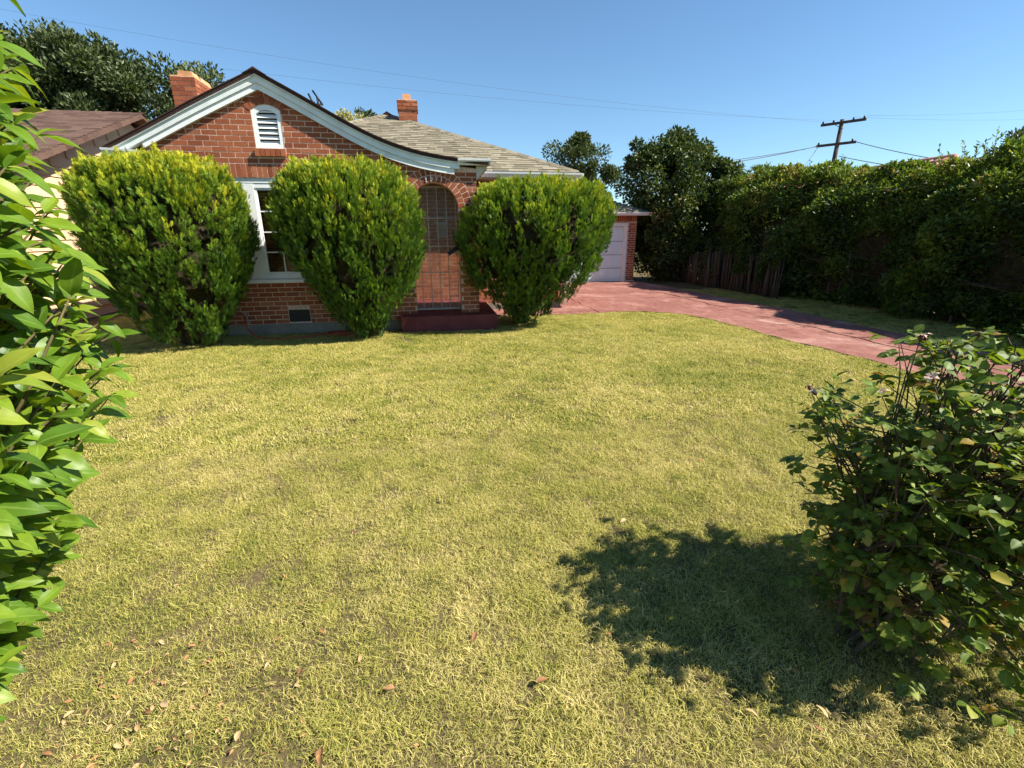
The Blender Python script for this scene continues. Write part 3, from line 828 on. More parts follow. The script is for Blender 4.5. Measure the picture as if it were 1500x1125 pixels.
m = MB(); m.box(3.2, 7.2, e0[1]+0.03, GYF+0.1, zz-0.09, zz-0.06); m.obj('soffit', M['beige'], garage)

# ================================================================== NEIGHBOUR HOUSES
NX, NYR, NZR = -6.5, 14.1, 4.36
slope = (NZR-3.02)/(NYR-10.55)
nh = empty('neighbour_house', (NX-4, NYR, 0), 'cream sided neighbouring house with a brown shingle roof beyond the brick house', 'house')
ye = 9.3; ze = NZR-slope*(NYR-ye)
m = MB(); m.prism([(NX-0.35,ye+0.3,0),(NX-0.35,2*NYR-ye-0.3,0),(NX-0.35,2*NYR-ye-0.3,ze+0.05),(NX-0.35,NYR,NZR-0.16),(NX-0.35,ye+0.3,ze+0.05)], (-9,0,0)); nw = m.obj('wall', M['cream'], nh)
nz = int((NZR-0.3)/0.19)
for k in range(nz):
    z = 0.2+k*0.19
    yl = max(ye+0.32, NYR-(NZR-0.16-z-0.19)/slope) ; yr_ = 2*NYR-yl
    if yr_-yl < 0.3: continue
    m = MB(); m.prism([(NX-0.349,yl,z),(NX-0.318,yl,z+0.002),(NX-0.338,yl,z+0.188),(NX-0.349,yl,z+0.188)], (0,yr_-yl,0)); m.obj('siding_board', M['cream'], nw)
nr = MB(); nr.prism([(NX,ye,ze),(NX,NYR,NZR),(NX,2*NYR-ye,ze),(NX,2*NYR-ye,ze-0.06),(NX,NYR,NZR-0.07),(NX,ye,ze-0.06)], (-10,0,0)); nr = nr.obj('roof', M['shingle_brown'], nh)
m = MB(); sl2 = sqrt(1+slope**2); L = (NYR-ye)*sl2
for r_ in range(int(L/0.15)):
    s = r_*0.15; y = ye+s/sl2; z = ze+slope*(y-ye); x = NX-0.06
    while x > NX-9.5:
        w = random.uniform(0.22, 0.34)
        m.prism([(x-w,y-0.02,z+0.002),(x-0.004,y-0.02,z+0.002),(x-0.004,y-0.025,z+0.034),(x-w,y-0.025,z+0.034)], (0,0.16,0.16*slope), random.random()); x -= w
m.obj('shingle_remainder', M['shingle_brown'], nr, 'stuff')
for k in range(int(L/0.2)):
    y = ye+k*0.2/sl2; z = ze+slope*(y-ye)
    m = MB(); m.prism([(NX-0.16,y,z+0.03),(NX+0.03,y,z+0.045),(NX+0.045,y,z-0.05),(NX+0.02,y,z-0.05),(NX+0.01,y,z+0.015),(NX-0.16,y,z+0.01)], (0,0.22,0.22*slope-0.012), random.random()); m.obj('rake_cap', M['shingle_brown'], nr)
m = MB()
for k in range(26):
    x = NX+0.02-k*0.22
    m.prism([(x,NYR-0.13,NZR-0.01),(x,NYR,NZR+0.055),(x,NYR+0.13,NZR-0.01),(x,NYR,NZR+0.03)], (-0.25,0,-0.012), random.random())
m.obj('ridge_cap', M['shingle_brown'], nr, 'stuff')

def tiled_house(loc, label, x_eave, x_ridge, y0, y1, ze, zr):
    h = empty('tiled_house', loc, label, 'house', None)
    m = MB(); m.prism([(x_eave+0.4,y0+0.3,0),(2*x_ridge-x_eave-0.4,y0+0.3,0),(2*x_ridge-x_eave-0.4,y0+0.3,ze),(x_ridge,y0+0.3,zr-0.15),(x_eave+0.4,y0+0.3,ze)], (0,y1-y0-0.6,0)); m.obj('wall', M['tile_wall'], h)
    m = MB(); m.prism([(x_eave,y0,ze),(x_ridge,y0,zr),(2*x_ridge-x_eave,y0,ze),(2*x_ridge-x_eave,y0,ze-0.06),(x_ridge,y0,zr-0.06),(x_eave,y0,ze-0.06)], (0,y1-y0,0)); rf = m.obj('roof', M['tile'], h)
    y = y0+0.1
    while y < y1:
        m = MB(); nseg = 5; d = Vector((x_ridge-x_eave,0,zr-ze))
        for s in range(nseg):
            a = Vector((x_eave,y,ze))+d*(s/nseg); b_ = Vector((x_eave,y,ze))+d*((s+1.12)/nseg)
            m.tube([a+Vector((0,0,0.045)), b_+Vector((0,0,0.03))], [0.085,0.075], 8, random.random())
        m.obj('tile_row', M['tile'], rf); y += 0.21
    m = MB(); m.tube([(x_ridge,y0-0.02,zr+0.05),(x_ridge,y1,zr+0.05)], 0.11, 8); m.obj('ridge_tile', M['tile'], rf)
    return h
tiled_house((15.4,15,0), 'clay tiled house whose upper ridge shows over the hedge', 12.9, 15.0, 12.3, 18.0, 2.8, 3.55)
tiled_house((15.4,9,0), 'low clay tiled wing showing above the hedge under the dark tree', 12.9, 14.6, 5.0, 11.3, 2.5, 3.08)

# ================================================================== UTILITY POLE AND WIRES
PX, PY = 27.1, 30.0
pole = empty('utility_pole', (PX, PY, 0), 'leaning dark wooden utility pole with two crossarms beyond the hedge', 'pole')
m = MB(); m.tube([(PX-0.2,PY,0),(PX-0.1,PY,4),(PX+0.02,PY,8.55)], [0.17,0.15,0.12], 9); m.obj('mast', M['pole'], pole)
arms = []
for z, l0, l1 in ((8.35, -1.0, 1.0), (7.1, -1.05, 0.75)):
    d = Vector((0.55,-0.83,0.0)); c = Vector((PX,PY-0.12,z)); a, b_ = c+d*l0*1.25, c+d*l1*1.25
    s = d.cross(Vector((0,0,1)))*0.07
    m = MB(); m.prism([a-s-Vector((0,0,.075)), a+s-Vector((0,0,.075)), a+s+Vector((0,0,.075)), a-s+Vector((0,0,.075))], b_-a); arm = m.obj('crossarm', M['pole'], pole); arms.append((a, b_))
    for t in ((0.04, 0.28, 0.72, 0.95) if z > 8 else (0.05, 0.9)):
        q = a+(b_-a)*t; m = MB(); m.lathe(q+Vector((0,0,0.07)), [(0.02,0),(0.06,0.02),(0.05,0.07),(0.065,0.09),(0.02,0.15),(0,0.16)], 7); m.obj('insulator', M['pole'], arm)
m = MB(); m.tube([Vector((PX,PY-.2,7.95)), Vector((PX,PY-.2,8.3))+Vector((-.3,.45,0))], 0.02, 4); m.obj('brace', M['pole'], pole)
def wire(a, b_, sag, label, r=0.012):
    a, b_ = Vector(a), Vector(b_); pts = []
    for k in range(17):
        t = k/16; p = a+(b_-a)*t; p.z -= sag*4*t*(1-t); pts.append(p)
    m = MB(); m.tube(pts, r, 4); o = m.obj('power_line', M['wire']); tag(o, label, 'wire', 'overhead wires')
a1, b1 = arms[0]; a2, b2 = arms[1]
wire(a1+Vector((0,0,.2)), (-30,34,14.2), 0.8, 'thin overhead wire running high behind the rear chimney', 0.005)
wire(a1+Vector((.4,-.5,.2)), (-30,31,11.8), 0.8, 'thin overhead wire running low behind the rear chimney', 0.005)
wire(b1+Vector((0,0,.2)), (60,26,12.0), 0.8, 'upper thin wire running from the pole over the tiled roof', 0.005)
wire(b1+Vector((-.4,.5,.2)), (60,24,10.2), 0.8, 'lower thin wire running from the pole over the tiled roof', 0.005)
wire(a2, (13.0,30,5.2), 0.25, 'thick service wire sloping from the lower crossarm to the vine-covered tree', 0.022)
wire(a2+Vector((.2,-.2,0)), (10.0,34,5.6), 0.35, 'slack service wire from the lower crossarm ending behind the vine-covered tree', 0.018)
wire(a2+Vector((.1,0,-.1)), (19.0,24,3.9), 0.15, 'steep service wire dropping from the lower crossarm behind the hedge', 0.018)
wire(b2, (30,20.5,4.4), 0.2, 'upper service wire dropping from the pole towards the tiled roof', 0.022)
wire((PX+.1,PY-.2,6.35), (27,17.5,3.6), 0.2, 'lower service wire dropping from the pole towards the hedge top', 0.022)

# ================================================================== FOLIAGE HELPERS
def rot_frames(d, roll):
    """frames with z along d (n,3), rolled by roll (n,)"""
    d = d/np.linalg.norm(d, axis=1, keepdims=True)
    ref = np.where(np.abs(d[:,2:3]) > 0.95, np.array([[1.0,0,0]]), np.array([[0,0,1.0]]))
    a = np.cross(ref, d); a /= np.linalg.norm(a, axis=1, keepdims=True)
    b = np.cross(d, a)
    c, s = np.cos(roll)[:,None], np.sin(roll)[:,None]
    return a*c+b*s, b*c-a*s, d
def scatter(PV, PF, pos, d, roll, scale, tint, ptint=None):
    """copies of prototype (PV,PF) with local z along d; returns V,F,T"""
    n, k = len(pos), len(PV)
    X, Y, Z = rot_frames(d, roll)
    V = pos[:,None,:] + scale[:,None,None]*(PV[None,:,0:1]*X[:,None,:] + PV[None,:,1:2]*Y[:,None,:] + PV[None,:,2:3]*Z[:,None,:])
    F = PF[None,:,:] + (np.arange(n)*k)[:,None,None]
    T = np.repeat(tint[:,None], len(PF), 1)
    if ptint is not None: T = T + ptint[None,:]
    return V.reshape(-1,3), F.reshape(-1,PF.shape[1]), np.clip(T, 0, 1).ravel()
def unit(n):
    v = RNG.normal(size=(n,3)); return v/np.linalg.norm(v, axis=1, keepdims=True)
def join_sets(sets):
    V, F, T, b = [], [], [], 0
    for v, f, t in sets:
        V.append(v); F.append(f+b); T.append(t); b += len(v)
    return np.concatenate(V), np.concatenate(F), np.concatenate(T)
def leafset(pos, d, size, tint, aspect=0.5, fold=0.18):
    """simple folded leaves: two quads sharing a midrib"""
    PV = np.array([[0,0,0],[0.5*aspect,fold*aspect,0.42],[0,0,1.0],[-0.5*aspect,fold*aspect,0.42],[0,-0.06,0.5]], float)
    PF = np.array([[0,1,2,4],[0,4,2,3]])
    return scatter(PV, PF, pos, d, RNG.uniform(0, 2*pi, len(pos)), size, tint)

# ---- arborvitae: vertical plumes of flat sprays
def spray_proto(seed):
    r = np.random.default_rng(seed); V, F, T = [], [], []
    def leaf(p, q, w, t):
        p, q = np.array(p, float), np.array(q, float); d = q-p; n = np.array([d[2],0,-d[0]]); n /= (np.linalg.norm(n)+1e-9)
        m_ = p+d*0.6; b = len(V)
        V.extend([p, m_+n*w+[0,r.uniform(-.03,.03),0], q, m_-n*w+[0,r.uniform(-.03,.03),0]]); F.append([b,b+1,b+2,b+3]); T.append(t)
    leaf((0,0,0), (r.uniform(-.04,.04),0,1.0), 0.050, 0.16)
    for k in range(4):
        z = 0.08+0.19*k; L = 0.48*(1-0.17*k)
        for s in (-1,1):
            x1 = s*L*r.uniform(.40,.70); z1 = z+L*r.uniform(.8,1.15); y1 = r.uniform(-.14,.14)
            leaf((0,0,z+r.uniform(-.04,.04)), (x1,y1,z1), 0.048, 0.0+0.045*k)
    return np.array(V), np.array(F), np.array(T)
SPR = [spray_proto(s) for s in range(4)]
PROFT = np.array([[0.0,0.30],[0.07,0.46],[0.16,0.62],[0.28,0.79],[0.42,0.92],[0.58,0.99],[0.72,1.0],[0.84,0.95],[0.93,0.82],[0.985,0.52],[1.0,0.2]])
PROF2 = np.array([[0.0,0.14],[0.10,0.38],[0.23,0.61],[0.36,0.79],[0.54,0.96],[0.70,1.0],[0.84,0.96],[0.94,0.80],[0.985,0.5],[1.0,0.2]])
def arborvitae(label, c, rx, ry, z0, z1, trunk, prof=PROFT, nplume=430, wall=None, lean=(0,0), yellow=0.0):
    t_ = empty('arborvitae', (trunk[0], trunk[1], 0), label, 'shrub', 'clipped arborvitae shrubs along the house front')
    Hh = z1-z0
    sets = []
    # plume seats on the surface, weighted to the visible belly and crown
    tt = RNG.beta(1.15, 0.85, nplume*3); ww = np.interp(tt, prof[:,0], prof[:,1])
    keep = RNG.random(nplume*3) < np.maximum(ww, 0.55); tt, ww = tt[keep][:nplume], ww[keep][:nplume]
    ntop = int(nplume*0.30)                         # flat crown seats
    th = RNG.uniform(0, 2*pi, len(tt)); rad = np.ones(len(tt))*RNG.uniform(0.90, 1.03, len(tt))
    a2_ = RNG.uniform(0, 2*pi, ntop); r2 = np.sqrt(RNG.random(ntop))*0.80
    th = np.concatenate([th, a2_]); rad = np.concatenate([rad*ww, r2])
    zt = np.concatenate([tt, 0.985-0.10*r2**2+RNG.normal(0,0.022,ntop)])
    rad = rad*(1+0.045*np.sin(3*th+7*zt+c[0])+0.04*np.sin(7*th-11*zt+2*c[0]))
    hole = np.zeros(len(th), bool)
    for _ in range(4):                              # thin spots where the inside shows
        ha, hz_ = RNG.uniform(pi, 2*pi), RNG.uniform(0.42, 0.75)
        hole |= (np.abs(np.angle(np.exp(1j*(th-ha)))) < RNG.uniform(.06,.15)) & (np.abs(zt-hz_) < RNG.uniform(.02,.05))
    th, rad, zt = th[~hole], rad[~hole], zt[~hole]
    n = len(th); cx = c[0]+lean[0]*(zt-0.5); cy = c[1]+lean[1]*(zt-0.5)
    P = np.stack([cx+rx*rad*np.cos(th), cy+ry*rad*np.sin(th), z0+Hh*zt], 1)
    out = np.stack([np.cos(th)*ry, np.sin(th)*rx, np.zeros(n)], 1); out /= np.linalg.norm(out, axis=1, keepdims=True)
    steep = np.clip(1.15-zt, 0.12, 1)[:,None]
    ax = np.array([[0,0,1.0]])*1.0 + out*(0.20+0.40*steep)*np.clip(rad,0.15,1)[:,None] + RNG.normal(0,0.09,(n,3)); ax /= np.linalg.norm(ax, axis=1, keepdims=True)
    per = 22
    Ls = RNG.uniform(0.22, 0.46, n)
    idx = np.repeat(np.arange(n), per); s = RNG.random(n*per)**0.8
    rr = unit(n*per); rr -= ax[idx]*np.sum(rr*ax[idx], 1, keepdims=True); rr /= np.linalg.norm(rr, axis=1, keepdims=True)
    wid = 0.052*np.sin(np.clip(0.25+0.75*s,0,1)*pi*0.93)**0.7
    pos = P[idx] + ax[idx]*((s-0.75)*Ls[idx])[:,None] + rr*(wid*RNG.uniform(0.3,1,n*per))[:,None]
    d = ax[idx] + rr*0.38*(1-0.5*s)[:,None] + RNG.normal(0,0.11,(n*per,3))
    size = RNG.uniform(0.066, 0.130, n*per)*(1.08-0.25*s)
    pt = RNG.normal(0, 0.12, n)
    hz = np.clip(zt, 0, 1)[idx]
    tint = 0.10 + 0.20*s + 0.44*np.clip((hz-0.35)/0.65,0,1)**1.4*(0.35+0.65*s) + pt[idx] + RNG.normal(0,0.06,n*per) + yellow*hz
    if wall is not None: pos[:,1] = np.minimum(pos[:,1], wall-0.06*RNG.random(len(pos)))
    which = RNG.integers(0, 4, n*per); roll = RNG.uniform(0, 2*pi, n*per)
    for w in range(4):
        k = which == w; sets.append(scatter(SPR[w][0], SPR[w][1], pos[k], d[k], roll[k], size[k], tint[k], SPR[w][2]))
    V, F, T = join_sets(sets)
    if wall is not None: V[:,1] = np.minimum(V[:,1], wall)
    cr = link('crown', np_mesh('crown', V, F, M['thuja'], T), t_); cr['kind'] = 'stuff'
    # added dark solid hull standing for inner twigs, stops light leaking through
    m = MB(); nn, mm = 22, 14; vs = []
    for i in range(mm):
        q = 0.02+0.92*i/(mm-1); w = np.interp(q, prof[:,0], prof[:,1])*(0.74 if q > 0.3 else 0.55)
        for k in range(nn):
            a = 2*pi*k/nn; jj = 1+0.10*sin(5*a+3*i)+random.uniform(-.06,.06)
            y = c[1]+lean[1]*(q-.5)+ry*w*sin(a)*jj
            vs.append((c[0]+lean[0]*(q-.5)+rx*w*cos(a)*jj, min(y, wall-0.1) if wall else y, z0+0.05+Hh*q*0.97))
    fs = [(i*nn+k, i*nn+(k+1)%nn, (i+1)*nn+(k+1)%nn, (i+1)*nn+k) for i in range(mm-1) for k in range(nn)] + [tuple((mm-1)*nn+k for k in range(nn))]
    m.add(vs, fs); m.obj('light_block_core', M['dark_core'], cr)
    # several stems rising from one foot
    for k in range(7):
        a = 2*pi*k/7+random.random(); e = Vector((c[0]+0.62*rx*cos(a), c[1]+0.55*ry*sin(a), z0+Hh*0.42)); b0 = Vector((trunk[0]+0.05*cos(a), trunk[1]+0.05*sin(a), -0.03))
        m = MB(); mid = b0.lerp(e, 0.42)+Vector((0,0,0.12)); m.tube([b0, b0.lerp(mid,.5)+Vector((0,0,.04)), mid, e], [0.055,0.045,0.034,0.014], 7); m.obj('trunk', M['bark'], t_)
    return t_
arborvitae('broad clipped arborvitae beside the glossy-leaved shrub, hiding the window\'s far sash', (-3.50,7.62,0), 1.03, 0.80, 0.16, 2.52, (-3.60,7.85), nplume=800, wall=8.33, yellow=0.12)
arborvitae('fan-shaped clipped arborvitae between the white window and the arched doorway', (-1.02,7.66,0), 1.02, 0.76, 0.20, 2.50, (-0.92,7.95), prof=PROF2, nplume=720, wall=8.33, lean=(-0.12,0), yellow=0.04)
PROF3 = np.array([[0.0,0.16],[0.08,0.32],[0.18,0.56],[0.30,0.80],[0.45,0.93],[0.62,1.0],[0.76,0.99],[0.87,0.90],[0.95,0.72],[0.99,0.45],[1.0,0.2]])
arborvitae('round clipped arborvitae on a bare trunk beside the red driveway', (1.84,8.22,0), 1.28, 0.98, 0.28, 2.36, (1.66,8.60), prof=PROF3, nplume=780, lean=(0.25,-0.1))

# ---- trees
def tube_tree(t, base, top, r0, limbs, spread, zfork, mat='bark'):
    base, top = Vector(base), Vector(top)
    m = MB(); pts = [base.lerp(top, k/6)+Vector((random.uniform(-.08,.08)*k, random.uniform(-.08,.08)*k, 0)) for k in range(7)]
    m.tube(pts, [r0*(1-0.12*k) for k in range(7)], 8)
    m.obj('trunk', M[mat], t)
    for k in range(limbs):
        a = 2*pi*k/limbs+random.uniform(-.3,.3); s = pts[random.randint(2,5)]
        e = s+Vector((spread[0]*cos(a)*random.uniform(.5,.95), spread[1]*sin(a)*random.uniform(.5,.95), spread[2]*random.uniform(.3,1)))
        m = MB(); mid = s.lerp(e,.5)+Vector((0,0,.12*spread[2])); m.tube([s,mid,e], [r0*.5,r0*.3,r0*.08], 6); m.obj('limb', M[mat], t)
def crown_clumps(t, name, clumps, per, leaf, mat, aspect=0.5, up=0.4, tmean=0.45):
    """clumps: (n,4) x,y,z,r"""
    cl = np.asarray(clumps, float); n = len(cl); idx = np.repeat(np.arange(n), per)
    u = unit(n*per); rad = RNG.random(n*per)**0.45
    pos = cl[idx,:3] + u*(rad*cl[idx,3])[:,None]*np.array([[1,1,0.8]])
    d = u*0.7 + unit(n*per)*0.7 + np.array([[0,0,up]])
    tint = tmean + RNG.normal(0,0.11,n)[idx] + RNG.normal(0,0.14,n*per)
    V, F, T = leafset(pos, d, RNG.uniform(0.7,1.3,n*per)*leaf, tint, aspect)
    o = link(name, np_mesh(name, V, F, M[mat], T), t); o['kind'] = 'stuff'; return o
def ellipsoid_clumps(n, c, r, rc, shell=0.55, zmin=None):
    u = unit(n); rr = shell+(1-shell)*RNG.random(n)
    p = np.array(c)[None,:]+u*np.array(r)[None,:]*rr[:,None]
    q = np.concatenate([p, RNG.uniform(rc[0], rc[1], (n,1))], 1)
    return q if zmin is None else q[q[:,2] > zmin]
def tree(label, base, parts, per, leaf, mat, r0, limbs=8, cat='tree', name='tree', group=None, aspect=0.5, tmean=0.45):
    t = empty(name, (base[0],base[1],0), label, cat, group)
    c0 = parts[0]
    tube_tree(t, (base[0],base[1],-0.05), c0[1], r0, limbs, c0[2], 0.5)
    crown_clumps(t, 'crown', np.concatenate([ellipsoid_clumps(*p) for p in parts]), per, leaf, mat, aspect, tmean=tmean)
    return t
G_OAK = 'dark oaks beyond the neighbour\'s roof'
tree('tall dark oak rising over the brown roof, cut off by the near shrub', (-15.5,24.5), [(46,(-15.6,24.5,7.6),(3.0,2.4,2.3),(0.55,1.1)), (26,(-13.4,24,7.6),(1.7,1.6,1.6),(0.4,0.9)), (14,(-16.5,24.2,5.6),(2.4,2,1.4),(0.5,0.9)), (22,(-12.3,24.2,7.3),(1.5,1.3,1.2),(0.45,0.85))], 470, 0.18, 'oak', 0.42, name='oak_tree', group=G_OAK)
tree('dark oak with a sloping crown directly behind the left chimney', (-10.2,24.0), [(44,(-10.0,24,6.3),(2.1,2.2,2.2),(0.5,1.0)), (22,(-12.4,24,5.9),(1.6,1.8,1.9),(0.5,0.9)), (14,(-8.6,23.6,5.8),(0.9,1.2,1.6),(0.35,0.7))], 470, 0.17, 'oak', 0.38, name='oak_tree', group=G_OAK)
tree('loose dark tree standing behind the garage roof', (7.6,24), [(26,(7.4,24,4.4),(1.6,1.4,1.5),(0.35,0.7)), (8,(8.7,24,4.2),(0.9,0.9,0.9),(0.3,0.6)), (4,(5.6,24,4.5),(0.4,0.4,0.25),(0.15,0.3)), (6,(7.6,24,5.5),(0.4,0.5,0.5),(0.2,0.4))], 300, 0.15, 'oak', 0.16, name='oak_tree', tmean=0.55)
tree('small pale-blossomed tree showing just over the curved gable', (-2.2,18.5), [(26,(-2.25,18.5,4.85),(0.95,0.8,0.55),(0.18,0.34))], 150, 0.10, 'blossom', 0.09, name='flowering_tree', cat='tree')
tree('thin grey-green sapling poking up behind the pale-blossomed tree', (-1.8,19.6), [(9,(-1.9,19.6,5.5),(0.75,0.4,0.45),(0.10,0.2))], 50, 0.14, 'oak', 0.05, name='sapling', cat='tree')
tree('dark tree over the low tiled wing', (23.9,16.5), [(40,(24.1,16.5,4.5),(1.25,1.6,1.1),(0.35,0.6))], 260, 0.14, 'oak', 0.2, name='shade_tree')
palm = empty('palm_tree', (24.2,34,0), 'distant palm with its fronds just clearing the hedge', 'palm')
m = MB(); m.tube([(24.2,34,0),(24.15,34,3),(24.2,34,5.6)], [0.2,0.16,0.14], 8); m.obj('trunk', M['bark'], palm)
for k in range(22):
    a = 2*pi*k/22; el = random.uniform(0.1,1.2); m = MB(); c = Vector((24.2,34,5.55)); d = Vector((cos(a)*cos(el), sin(a)*cos(el), sin(el)))
    for j in range(9):
        ang = (j-4)*0.20; side = d.cross(Vector((0,0,1))).normalized(); q = (d*cos(ang)+side*sin(ang)); s = c+d*0.45; e = s+q*0.62-Vector((0,0,0.15)); wv = q.cross(d.cross(side))*0.035
        m.add([s-wv, s+wv, e], [(0,1,2)], 0.4)
    m.tube([c, c+d*0.5], 0.015, 4, 0.3); m.obj('frond', M['oak'], palm)

# ---- vine-smothered tree at the far end of the hedge
vine = empty('vine_covered_tree', (8.4,15.4,0), 'tall tree smothered in vines at the end of the hedge beside the garage', 'tree')
tube_tree(vine, (8.5,16.2,-0.05), (8.6,16.4,3.6), 0.17, 8, (1.1,0.9,1.3), 0.5)
cl = np.concatenate([ellipsoid_clumps(70,(8.1,16.1,3.0),(1.30,1.2,1.75),(0.3,0.55)), ellipsoid_clumps(34,(8.75,16.2,4.0),(0.85,0.8,0.85),(0.25,0.45)), ellipsoid_clumps(34,(8.6,15.8,1.4),(0.95,1.0,1.2),(0.3,0.5)),
                     ellipsoid_clumps(44,(8.5,15.9,1.0),(1.2,0.7,1.1),(0.28,0.5)), ellipsoid_clumps(34,(8.1,15.2,1.9),(0.8,0.4,1.3),(0.25,0.45)), ellipsoid_clumps(26,(9.5,15.3,2.5),(0.8,0.7,0.8),(0.25,0.45)), ellipsoid_clumps(22,(7.6,16.8,1.1),(0.4,0.8,1.1),(0.25,0.45)), ellipsoid_clumps(16,(9.8,15.8,3.3),(0.8,0.7,0.6),(0.2,0.4)), ellipsoid_clumps(10,(7.25,16.1,4.0),(0.5,0.5,0.5),(0.15,0.3))])
crown_clumps(vine, 'crown', cl, 210, 0.12, 'vine', 0.55, up=-0.1)
for k in range(26):
    x, y = random.uniform(7.7,9.0), random.uniform(14.9,15.3); z = random.uniform(1.8,2.9); m = MB()
    m.tube([(x,y+0.2,z),(x+random.uniform(-.1,.1),y,z*.6),(x+random.uniform(-.2,.2),y+0.05,0.0)], [0.012,0.01,0.008], 4); m.obj('vine_stem', M['cane'], vine)

# ---- hedge
hedge = empty('hedge', (9.8,8.0,0), 'long tall overgrown hedge running along the driveway', 'hedge')
def hedge_face(y):      # near face x, height
    return 8.95+0.18*np.sin(0.9*y)+0.10*np.sin(2.3*y+1), 2.64+0.070*(y-6)+0.08*np.sin(1.1*y+0.6)+0.06*np.sin(2.9*y)
def hedge_leaves(n, lo, hi, size, core):
    y = RNG.uniform(lo, hi, n); fx, fh = hedge_face(y)
    v = RNG.random(n)
    ang = np.where(v < 0.62, 0, 1)
    s = RNG.random(n)
    z = np.where(ang == 0, 0.06+s*(fh-0.33), fh-0.22*np.abs(RNG.normal(0,0.5,n)))
    bulge = 0.22*np.sin(2.1*y+1.3*z)+0.12*np.sin(4.7*y-2.6*z)+0.10*np.sin(9*z+3*y)
    x = np.where(ang == 0, fx+0.12+bulge+np.abs(RNG.normal(0,0.13,n))+0.85*np.clip((z-(fh-0.75))/0.75,0,1)**1.5, fx+0.65+RNG.uniform(0,1.3,n))
    z = z + np.where(ang == 1, 0.10*np.sin(5*y+3*x)+0.08*np.sin(11*y), 0)
    pos = np.stack([x,y,z],1)
    d = unit(n)*0.9 + np.where(ang[:,None]==0, np.array([[-0.55,-0.1,0.15]]), np.array([[-0.1,-0.1,0.75]]))
    cl = 0.16*np.sin(3.3*y+2*z)+0.12*np.sin(7.1*y-4.3*z)
    tint = 0.42+cl+RNG.normal(0,0.15,n)+0.36*np.clip((z-1.95),0,1)
    return leafset(pos, d, RNG.uniform(0.7,1.35,n)*size, tint, 0.52)
V, F, T = join_sets([hedge_leaves(56000, 2.2, 9.5, 0.084, 0), hedge_leaves(29000, 9.5, 15.6, 0.098, 0)])
o = link('foliage', np_mesh('foliage', V, F, M['hedge'], T), hedge); o['kind'] = 'stuff'
m = MB()                                            # added dark solid core that blocks light through the leaves
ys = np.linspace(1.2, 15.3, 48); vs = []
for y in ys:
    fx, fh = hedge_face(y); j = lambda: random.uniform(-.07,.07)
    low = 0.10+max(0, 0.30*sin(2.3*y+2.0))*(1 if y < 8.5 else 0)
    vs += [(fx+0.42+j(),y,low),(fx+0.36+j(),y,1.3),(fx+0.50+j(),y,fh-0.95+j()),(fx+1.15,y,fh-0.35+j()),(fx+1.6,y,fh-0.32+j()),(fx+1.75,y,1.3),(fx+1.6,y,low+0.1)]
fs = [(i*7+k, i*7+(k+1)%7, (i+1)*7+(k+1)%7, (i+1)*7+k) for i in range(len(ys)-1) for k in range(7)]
m.add(vs, fs); m.obj('light_block_core', M['dark_core'], hedge)
for k in range(34):                                 # stems at the foot and loose shoots on top
    y = 1.6+13.3*k/33+random.uniform(-.2,.2); fx, fh = hedge_face(y); m = MB(); x0 = fx+random.uniform(0.25,0.9)
    m.tube([(x0,y,-0.03),(x0+random.uniform(-.12,.12),y+random.uniform(-.15,.15),0.45),(x0+random.uniform(-.3,.3),y+random.uniform(-.5,.5),1.2)], [0.035,0.026,0.012], 6); m.obj('stem', M['bark'], hedge)
for k in range(60):
    y = random.uniform(2.5,14.5); fx, fh = hedge_face(y); x0 = fx+random.uniform(-.15,.3); z0 = random.uniform(.3,1.1); m = MB()
    m.tube([(x0+.35,y,z0),(x0+.05,y+random.uniform(-.5,.5),z0+random.uniform(-.15,.2)),(x0-.1,y+random.uniform(-.9,.9),z0+random.uniform(-.3,.3))], [0.012,0.008,0.003], 4); m.obj('twig', M['cane'], hedge)
nf = 9000                                            # trailing growth over the fence
yy_ = RNG.uniform(10.3, 15.5, nf); zz_ = 0.55+np.abs(RNG.normal(0,0.42,nf))+0.25*np.sin(3.1*yy_)+0.15*np.sin(7*yy_)
fp = np.stack([8.50+0.25*RNG.random(nf)+0.08*np.sin(5*yy_), yy_, np.clip(zz_, 0.15, 2.4)], 1)[:,:]
fp = fp[(np.sin(6.3*fp[:,1]+2*fp[:,2])+0.9*fp[:,2]) > 0.35]
V, F, T = leafset(fp, unit(len(fp))*0.8+np.array([[-0.5,0,-0.3]]), RNG.uniform(.06,.10,len(fp)), RNG.normal(0.35,0.15,len(fp)), 0.5)
o = link('trailing_growth', np_mesh('trailing_growth', V, F, M['hedge'], T), hedge); o['kind'] = 'stuff'
sh_p, sh_d, sh_t = [], [], []
shs = MB()
for k in range(60):
    y = random.uniform(3,15); fx, fh = hedge_face(y); x0 = fx+random.uniform(.2,1.4); L = random.uniform(.12,.42); e = Vector((x0+random.uniform(-.15,.15), y+random.uniform(-.2,.1), fh+L))
    b0 = Vector((x0,y,fh-.15)); shs.tube([b0, e], [0.005,0.002], 4)
    for j in range(9):
        p = b0.lerp(e, 0.35+0.65*j/8); sh_p.append(p); sh_d.append((random.uniform(-1,1),random.uniform(-1,1),0.7)); sh_t.append(random.uniform(.4,.85))
V, F, T = leafset(np.array(sh_p), np.array(sh_d), RNG.uniform(.06,.10,len(sh_p)), np.array(sh_t), 0.45)
shs.obj('shoot_stems', M['stem'], hedge, 'stuff')
o = link('loose_shoots', np_mesh('loose_shoots', V, F, M['hedge'], T), hedge); o['kind'] = 'stuff'

